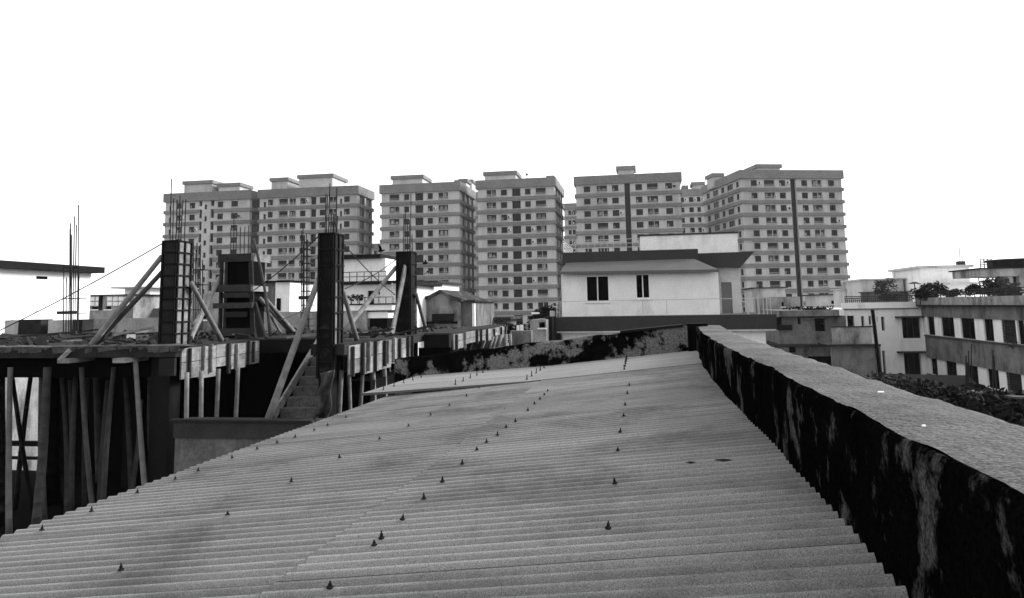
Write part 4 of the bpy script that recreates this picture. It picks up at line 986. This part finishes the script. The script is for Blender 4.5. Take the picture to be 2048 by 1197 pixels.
for (a, b, c, d) in wo:
    mb = MB(); mb.box(XW+.17, XW+.20, YR-b, YR-a, c, d); pn = mb.build('window', M['void'], rb)
    mb = MB(); n = 2
    for i in range(n+1):
        yy = YR-b+(b-a)*i/n; mb.box(XW+.10, XW+.167, yy-.03, yy+.03, c, d)
    for zq in (c, d-.06): mb.box(XW+.095, XW+.169, YR-b-.03, YR-a+.03, zq, zq+.06)
    mb.build('frame', M['conc_dark'], pn)
for (a, b, c, d) in gr_:
    mb = MB(); mb.box(XW+.17, XW+.20, YR-b, YR-a, c, d); pn = mb.build('window', M['conc_mid'], rb); mb = MB()
    for i in range(15): yy = YR-b+(b-a)*i/14; mb.box(XW+.05, XW+.08, yy-.015, yy+.015, c, d)
    for k in range(9): z = c+(d-c)*k/8; mb.box(XW+.02, XW+.048, YR-b, YR-a, z-.015, z+.015)
    mb.build('grille', M['rail_dark'], pn)
part('spandrel', M['plaster_grey'], rb, (XW-.12, XW-.003, YN, YR-.55, l1+.003, u0-.003)); part('spandrel', M['plaster_grey'], rb, (XW-.12, XW-.003, YN, YR-.2, u1+.003, zW(1846,613)))
part('spandrel', M['plaster_grey'], rb, (XW-.12, XW-.003, YN, YR-.2, l0-1.3, l0-.003)); part('sill_ledge', M['conc_mid'], rb, (XW-.22, XW-.123, YN, YR-.6, u0-.12, u0-.04))
part('ledge', M['conc_dark'], rb, (XW-.5, XW-.003, YN, YR-.26, zW(1846,613)+.003, zW(1846,610))); part('parapet', M['plaster_dirty'], rb, (XW-.4, XW-.15, YN, YR-.21, zW(1846,610)+.003, zw1))
railing(rb, (XW-.3, YN, zw1), (XW-.3, YR-.6, zw1), zW(1850,584)-zw1, 26, 3, .05, 'rail_dark')
hg = thing('hanging_basket', 'dark tangle of wire hanging below the grilled window at right', 'wire', (XW-.3, atX(2025,688,XW-.3).y, atX(2025,688,XW-.3).z)); mb = MB(); rr = random.Random(2); p = atX(2022,687,XW-.3)
for i in range(26):
    a = Vector((rr.uniform(-.12,.16), rr.uniform(-.5,.5), rr.uniform(-.28,.28))); b = a+Vector((rr.uniform(-.1,.1), rr.uniform(-.35,.35), rr.uniform(-.2,.2))); mb.tube([p+a, p+b], .02, 4)
mb.build('wire', M['rail_dark'], hg)
# rooftop rooms of the old house
def roofroom(label, Y, x0, x1, y0_, cap_px, depth, mtl, ybot, over=.25, capm='cream'):
    a = at(x0, y0_, Y); b = at(x1, y0_, Y); zt = (a.z+b.z)/2; zb = zroofR-.5
    t = thing('rooftop_room', label, 'rooftop room', ((a.x+b.x)/2, Y+depth/2, zb), 'rooftop rooms of the old house')
    part('wall', M[mtl], t, (a.x, b.x, Y, Y+depth, zb, zt)); part('roof_slab', M[capm], t, (a.x-over, b.x+over, Y-over, Y+depth+over, zt+.003, zt+cap_px*Y/FPX))
    return t, a.x, b.x, zt
t, a0, a1, zt = roofroom('pale rooftop room behind a wispy shrub, nearest the rightmost high-rise', 78, 1725, 1806, 560, 2.5, 7, 'cream', 605)
part('lower_shade_wall', M['plaster_grey'], t, (a0-.3, a1+.1, 77.6, 77.997, zroofR-.5, at(1760,586,78).z)); part('canopy', M['conc_mid'], t, (a0-.5, a1+.9, 77, 77.997, at(1760,586,78).z+.003, at(1760,584,78).z))
mb = MB(); p = at(1790,556,80)
for dx in (0, .2): mb.bar(Vector((p.x+dx*4,80,p.z)), Vector((p.x+dx*4,80,p.z+.45)), .04, .04)
mb.build('antenna_stub', M['conc_mid'], t)
roofroom('low pale parapet room left of the wispy shrub', 84, 1690, 1726, 579, 1.5, 5, 'cream', 600)
t, a0, a1, zt = roofroom('largest pale rooftop tank room with two thin antennas', 74, 1841, 1938, 536, 4.5, 8, 'white', 590, .3)
part('canopy', M['cream'], t, (a0-.4, a1+1.4, 73.2, 73.997, at(1890,570,74).z, at(1890,566,74).z))
mb = MB(); p = at(1921,523,76); mb.box(p.x-.3, p.x+.3, 75.7, 76.3, zt+.1, p.z)
for (x0, x1, y1_) in ((1920,1918.5,495),(1924.5,1924,500)):
    mb.bar(at(x0,523,76), at(x1,y1_,76), .05, .05)
mb.build('antenna', M['conc_mid'], t)
tk = thing('water_tank', 'dark round rooftop water tank on a pale slab at the right edge', 'water tank', (at(2010,550,60).x, 62, zw1-.6))
a = at(1960,540,60); b = at(2075,540,60)
part('slab', M['plaster_dirty'], tk, (a.x, b.x, 60, 65, at(2000,553,60).z, at(2000,538,60).z)); part('slab_edge', M['conc_dark'], tk, (a.x-.2, b.x+.2, 59.8, 65.2, at(2000,538,60).z+.003, at(2000,535.5,60).z))
for (x0, x1) in ((2015,2028),(2040,2060)): part('pier', M['plaster_dirty'], tk, (at(x0,560,60.5).x, at(x1,560,60.5).x, 60.6, 61.1, zw1-.6, at(2000,553,60).z-.003))
part('recess', M['black'], tk, (at(2028,560,61.5).x, b.x, 61.8, 64.5, zw1-.6, at(2000,553,60).z-.004))
cyl = at(2030,520,62.5); mb = MB(); rz_ = at(2030,519,60).z; mb.tube([(cyl.x,62.5,at(2000,535.5,60).z+.003),(cyl.x,62.5,rz_)], 1.85, 28); mb.build('tank_shell', M['conc_dark'], tk)
mb = MB(); mb.tube([(cyl.x,62.5,rz_+.003),(cyl.x,62.5,rz_+.10)], [2.0,1.95], 28); mb.build('tank_lid', M['rail_dark'], tk)
railing(tk, (a.x+.1, 60.1, at(2000,535.5,60).z), (at(1986,540,60).x, 60.1, at(2000,535.5,60).z), at(1970,518,60).z-at(1970,535.5,60).z, 4, 5, .05, 'rail_dark')
# roof plants
zr_ = zroofR-.5
for i, (x, yt, Yp, rad, ch, n, lbl, lf) in enumerate(((1768,557,70,1.15,.85,420,'wispy rooftop shrub in front of the pale room','leaf'),(1776,580,69,.9,.5,300,'low dark rooftop bush under the wispy shrub','leaf_dark'),
        (1852,566,62,.95,.7,600,'left dense rooftop bush before the large tank room','leaf_dark'),(1868,559,63,.9,.8,500,'taller rooftop bush before the large tank room','leaf_dark'),(1898,571,61,.75,.55,450,'small rooftop bush right of the taller bush','leaf_dark'),
        (1838,578,62,.5,.4,260,'low bush at the corner of the old house roof','leaf_dark'),(1962,560,54,.75,.7,600,'dense bush by the water tank railing','leaf_dark'),(1988,546,55,.95,.9,520,'loose tall bush in front of the water tank','leaf'),(2012,566,52,.7,.6,420,'rounded bush under the water tank slab','leaf_dark'))):
    rad *= 1.25; n = int(n*1.6); p = at(x, yt-2, Yp); b = Vector((p.x, Yp, zr_ if x < 1800 else zw1-.6)); tree('roof_shrub', lbl, b, p, rad, n, .12, 90+i, leaf=lf, cat='shrub', group='shrubs on the old house roof', trunk_r=.05, crown_h=ch)
for (x, y, lbl) in ((1829,568,'small mushroom-shaped lamp at the roof corner of the old house'),(1957,552,'thin lamp post left of the water tank')):
    p = at(x, y, 63); mb = MB(); mb.tube([(p.x,63,zw1-.6),(p.x,63,p.z)], .04, 6); mb.tube([(p.x,63,p.z),(p.x,63,p.z+.14)], [.5,.15], 10); single(mb, 'roof_lamp', M['rail_dark'], lbl, 'lamp', 'lamps on the old house roof')
# grey house in front of the rightmost high-rise
YG = 55.0; Pg = lambda x, y, d=0: at(x, y, YG+d)
gh = thing('grey_house', 'grim grey two-storey house with one square black window left of the old house', 'building', (Pg(1620,680).x, YG+5, 0))
gx0, gx1 = Pg(1556,640).x, Pg(1692,640).x; gz = Pg(1620,633).z
def rg(x0, x1, y0, y1): p = Pg(x0,y0); q = Pg(x1,y1); return (p.x, q.x, q.z, p.z)
go = [rg(1629,1652,638,663), rg(1595,1602,635,649)]
mb = MB(); facade(mb, gx0, gx1, Pg(1620,688).z, gz, YG, go, .4, I3); mb.face([(gx1,YG,0),(gx1,YG+10,0),(gx1,YG+10,gz),(gx1,YG,gz)]); mb.face([(gx0,YG,0),(gx0,YG,gz),(gx0,YG+10,gz),(gx0,YG+10,0)]); mb.build('wall', M['plaster_grey'], gh)
for (a, b, c, d) in go: near_window(gh, a, b, YG, c, d, frame=None, depth=.37, sill=False)
part('roof_band', M['plaster_grey'], gh, (Pg(1560,622,-.3).x, Pg(1678,622,-.3).x, YG-.3, YG+10, gz+.003, Pg(1620,621).z)); part('roof_edge', M['conc_dark'], gh, (Pg(1560,621,-.4).x, Pg(1680,621,-.4).x, YG-.45, YG+10.1, gz-.08, gz))
mb = MB(); foliage(mb, (Pg(1625,618).x, YG+1.5, Pg(1625,619).z), (2.2,.9,.22), 500, .10, 77); o = mb.build('roof_weeds', M['leaf_dark'], gh); o['kind'] = 'stuff'
part('niche', M['black'], gh, (Pg(1552,640).x, Pg(1562,640).x, YG-.2, YG-.01, Pg(1560,660).z, Pg(1560,635).z)); part('dark_panel', M['conc_dark'], gh, (Pg(1555,650).x, Pg(1582,650).x, YG-.35, YG-.21, Pg(1560,661).z, Pg(1560,650).z))
part('ledge', M['conc_dirty'], gh, (gx0-.5, Pg(1750,688).x, YG-1.3, YG+10, Pg(1620,692).z, Pg(1620,688).z-.003))
lo = [(Pg(1616,712,-1).x, Pg(1674,712,-1).x, Pg(1640,750,-1).z, Pg(1640,713,-1).z), (Pg(1713,733,-1).x, Pg(1748,733,-1).x, Pg(1720,762,-1).z, Pg(1720,733,-1).z), (Pg(1578,694,-1).x, Pg(1592,694,-1).x, Pg(1585,706,-1).z, Pg(1585,694,-1).z)]
mb = MB(); facade(mb, gx0-.3, Pg(1752,700).x, 0, Pg(1620,692).z-.003, YG-1, lo, .45, I3); mb.build('lower_wall', M['plaster_grey'], gh)
for (a, b, c, d) in lo: near_window(gh, a, b, YG-1, c, d, frame=None, depth=.42, sill=False)
part('dark_strip', M['conc_dark'], gh, (Pg(1675,692,-1.05).x, Pg(1694,692,-1.05).x, YG-1.06, YG-1.003, 0, Pg(1680,693,-1).z)); part('old_pier', M['plaster_dirty'], gh, (Pg(1695,692,-1.1).x, Pg(1706,692,-1.1).x, YG-1.15, YG-1.003, 0, Pg(1700,693,-1).z))
YP_ = 51.0; Pb = lambda x, y: at(x, y, YP_)
bl = thing('stained_balcony', 'mould-stained balcony parapet in front of the old house', 'balcony', (Pb(1702,680).x, YP_, 0))
part('front', M['plaster_dirty'], bl, (Pb(1664,656).x, Pb(1742,656).x, YP_, YP_+.2, Pb(1700,689).z, Pb(1700,655).z)); part('coping', M['conc_dark'], bl, (Pb(1662,656).x, Pb(1744,656).x, YP_-.05, YP_+.25, Pb(1700,655).z+.003, Pb(1700,653).z)); part('floor', M['conc_dirty'], bl, (Pb(1655,690).x, Pb(1752,690).x, YP_-.2, YG-1.31, Pb(1700,693).z, Pb(1700,689).z-.003)); part('end_pier', M['cream'], bl, (Pb(1742,656).x+.003, Pb(1750,656).x, YP_, YP_+.4, Pb(1745,688).z, Pb(1745,650).z)); part('base_wall', M['plaster_grey'], bl, (Pb(1665,694).x, Pb(1750,694).x, YP_+.3, YP_+.6, 0, Pb(1700,693).z-.003))
# leaning iron pole
mb = MB(); p = at(1745,620,38); q = at(1762,765,38); d = q-p; q = p+d*((0-p.z)/d.z); mb.tube([q, p], [.10,.085], 10); single(mb, 'iron_pole', M['black'], 'black iron pole leaning slightly in front of the old house', 'pole', smooth=True)
# pale low houses at the foot of the rightmost high-rise
block('pale_house', 'pale low house at the right end of the white house terrace', 95, 1506, 1570, 577, 8, 'cream', roof='conc_mid', roof_px=2, over=.3)
block('pale_house', 'pale low house with one dark window at the foot of the rightmost high-rise', 92, 1640, 1697, 591, 8, 'cream', wins=((1662,1677,601,609),), roof='conc_mid', roof_px=2.5, over=.4)
block('brick_house', 'stained house between the white house and the grey house', 75, 1535, 1600, 594, 8, 'plaster_dirty', wins=((1562,1570,604,614),))
# dark sheds and trees in the yard
sh = thing('tin_shed', 'dark tin-roofed shed in the yard below the old house', 'shed', (at(1870,780,36).x, 37, 0))
a = at(1785,774,36); b = at(1985,778,36); part('wall', M['conc_dark'], sh, (a.x+.2, b.x-.2, 36.3, 38, 0, a.z-.25)); mb = MB(); zA = at(1800,770,36).z
mb.hexa([(a.x,36,zA-.35),(b.x,36,zA-.55),(b.x,38.5,zA+.1),(a.x,38.5,zA+.2),(a.x,36,zA-.28),(b.x,36,zA-.48),(b.x,38.5,zA+.17),(a.x,38.5,zA+.27)]); mb.build('roof', M['black'], sh)
for i, (x, y, Yq, L2, a_, lbl, m_) in enumerate(((1962,787,24,.75,.25,'pale plank heap lying on the yard trees','wood'),(1983,790,23.6,.45,-.9,'short pale plank crossing the heap in the yard','wood'),(2038,797,21,.5,.1,'pale board at the right edge above the yard trees','mortar'))):
    p = at(x, y, Yq); mb = MB(); Mx = Matrix.Translation(p) @ Matrix.Rotation(a_, 4, 'Z') @ Matrix.Rotation(a_*.4, 4, 'Y'); mb.box(-L2/2, L2/2, -.2, .2, 0, .05, 0, Mx); mb.tube([p+Vector((0,0,-p.z)), p], .05, 6); single(mb, 'plank_platform', M[m_], lbl, 'plank', 'boards in the yard')
for i, (x, yt, Yt, rad, lbl) in enumerate(((1800,758,30,2.0,'leftmost dark tree crown in the yard behind the parapet'),(1850,764,27,2.0,'second dark tree crown in the yard behind the parapet'),(1900,768,25,2.0,'third dark tree crown in the yard behind the parapet'),(1948,782,22,1.8,'fourth dark tree crown in the yard behind the parapet'),
      (1996,782,21,1.9,'fifth dark tree crown in the yard, under the planks'),(2044,784,20,1.9,'rightmost dark tree crown cut by the picture edge'),(2024,816,16,1.5,'low near tree crown just beyond the parapet at right'),(1960,806,17.5,1.4,'low near tree crown just beyond the middle of the parapet'))):
    rad *= 1.15; p = at(x, yt-14, Yt); tree('yard_tree', lbl, (p.x, Yt, 0), p, rad, 4200, .10, 120+i, leaf='leaf_dark' if i % 3 else 'leaf', group='trees in the yard', trunk_r=.12, crown_h=1.2)
mb = MB(); rr = random.Random(9)
for k in range(90):
    px = rr.uniform(2.5, 21); py = rr.uniform(13, 60); foliage(mb, (px, py, rr.uniform(.2,1.6)), (rr.uniform(.7,1.5), rr.uniform(.7,1.5), rr.uniform(.6,1.4)), 110, .2, 300+k, 4)
tag(mb.build('undergrowth', M['leaf_dark']), 'dark rank undergrowth filling the yard behind the parapet', 'undergrowth', kind='stuff')
bar = thing('rebar_stubs', 'few thin bare bars rising above the yard trees', 'rebar', (at(1940,760,32).x, 32, 0))
for i, (x0, x1, y1_) in enumerate(((1932,1932,712),(1938,1937,702),(1943,1943,688),(1935,1934,725),(1986,1986,700),(1992,1988,712))):
    p = at(x1, y1_, 32); q = at(x0, 770, 32); mb = MB(); mb.tube([(q.x,32,0), q, p], .025, 5); mb.build('bar', M['rebar'], bar)
# crows
def crow(label, x, y, Y, s, wing, rz, fly=True):
    p = at(x, y, Y); mb = MB(); mb.tube([(-.2*s,0,0),(-.12*s,0,.01*s),(.0,0,.02*s),(.12*s,0,.05*s),(.19*s,0,.07*s),(.25*s,0,.06*s)], [.015*s,.05*s,.065*s,.05*s,.035*s,.006*s], 8)
    for sg in (-1, 1):
        if fly:
            mb.face([(.08*s,sg*.04*s,.03*s),(-.08*s,sg*.04*s,.02*s),(-.12*s,sg*.28*s,.02*s+wing*.6*s),(.02*s,sg*.30*s,.03*s+wing*.6*s)]); mb.face([(.02*s,sg*.30*s,.03*s+wing*.6*s),(-.12*s,sg*.28*s,.02*s+wing*.6*s),(-.16*s,sg*.46*s,.02*s+wing*s)])
    mb.face([(-.16*s,-.03*s,0),(-.34*s,-.06*s,-.01*s),(-.34*s,.06*s,-.01*s),(-.16*s,.03*s,0)])
    Mx = Matrix.Rotation(rz, 4, 'Z'); mb.v = [tuple(Mx @ Vector(v) + p) for v in mb.v]; o = single(mb, 'crow', M['black'], label, 'bird', 'crows', smooth=True)
crow('crow flying above the white terrace house between the black forms', 762, 503, 40, 1.0, .35, .3)
crow('upper of two crows flying right of the form nearest the end wall', 850, 528, 40, .8, .25, .6)
crow('lower of two crows flying right of the form nearest the end wall', 857, 545, 40, .8, -.2, 2.4)

# ------------------------------------------------------------------ thin city haze round the whole place
mt = bpy.data.materials.new('haze_air'); mt.use_nodes = True; n = mt.node_tree.nodes; n.clear()
pv = n.new('ShaderNodeVolumePrincipled'); pv.inputs['Color'].default_value = (.95,.95,.95,1); pv.inputs['Density'].default_value = .00012; pv.inputs['Anisotropy'].default_value = .2
oo = n.new('ShaderNodeOutputMaterial'); mt.node_tree.links.new(pv.outputs[0], oo.inputs['Volume'])
mb = MB(); mb.box(-2000, 2000, -600, 3500, -1.5, 62); tag(mb.build('haze', mt), 'thin pale city haze', 'haze', kind='stuff')
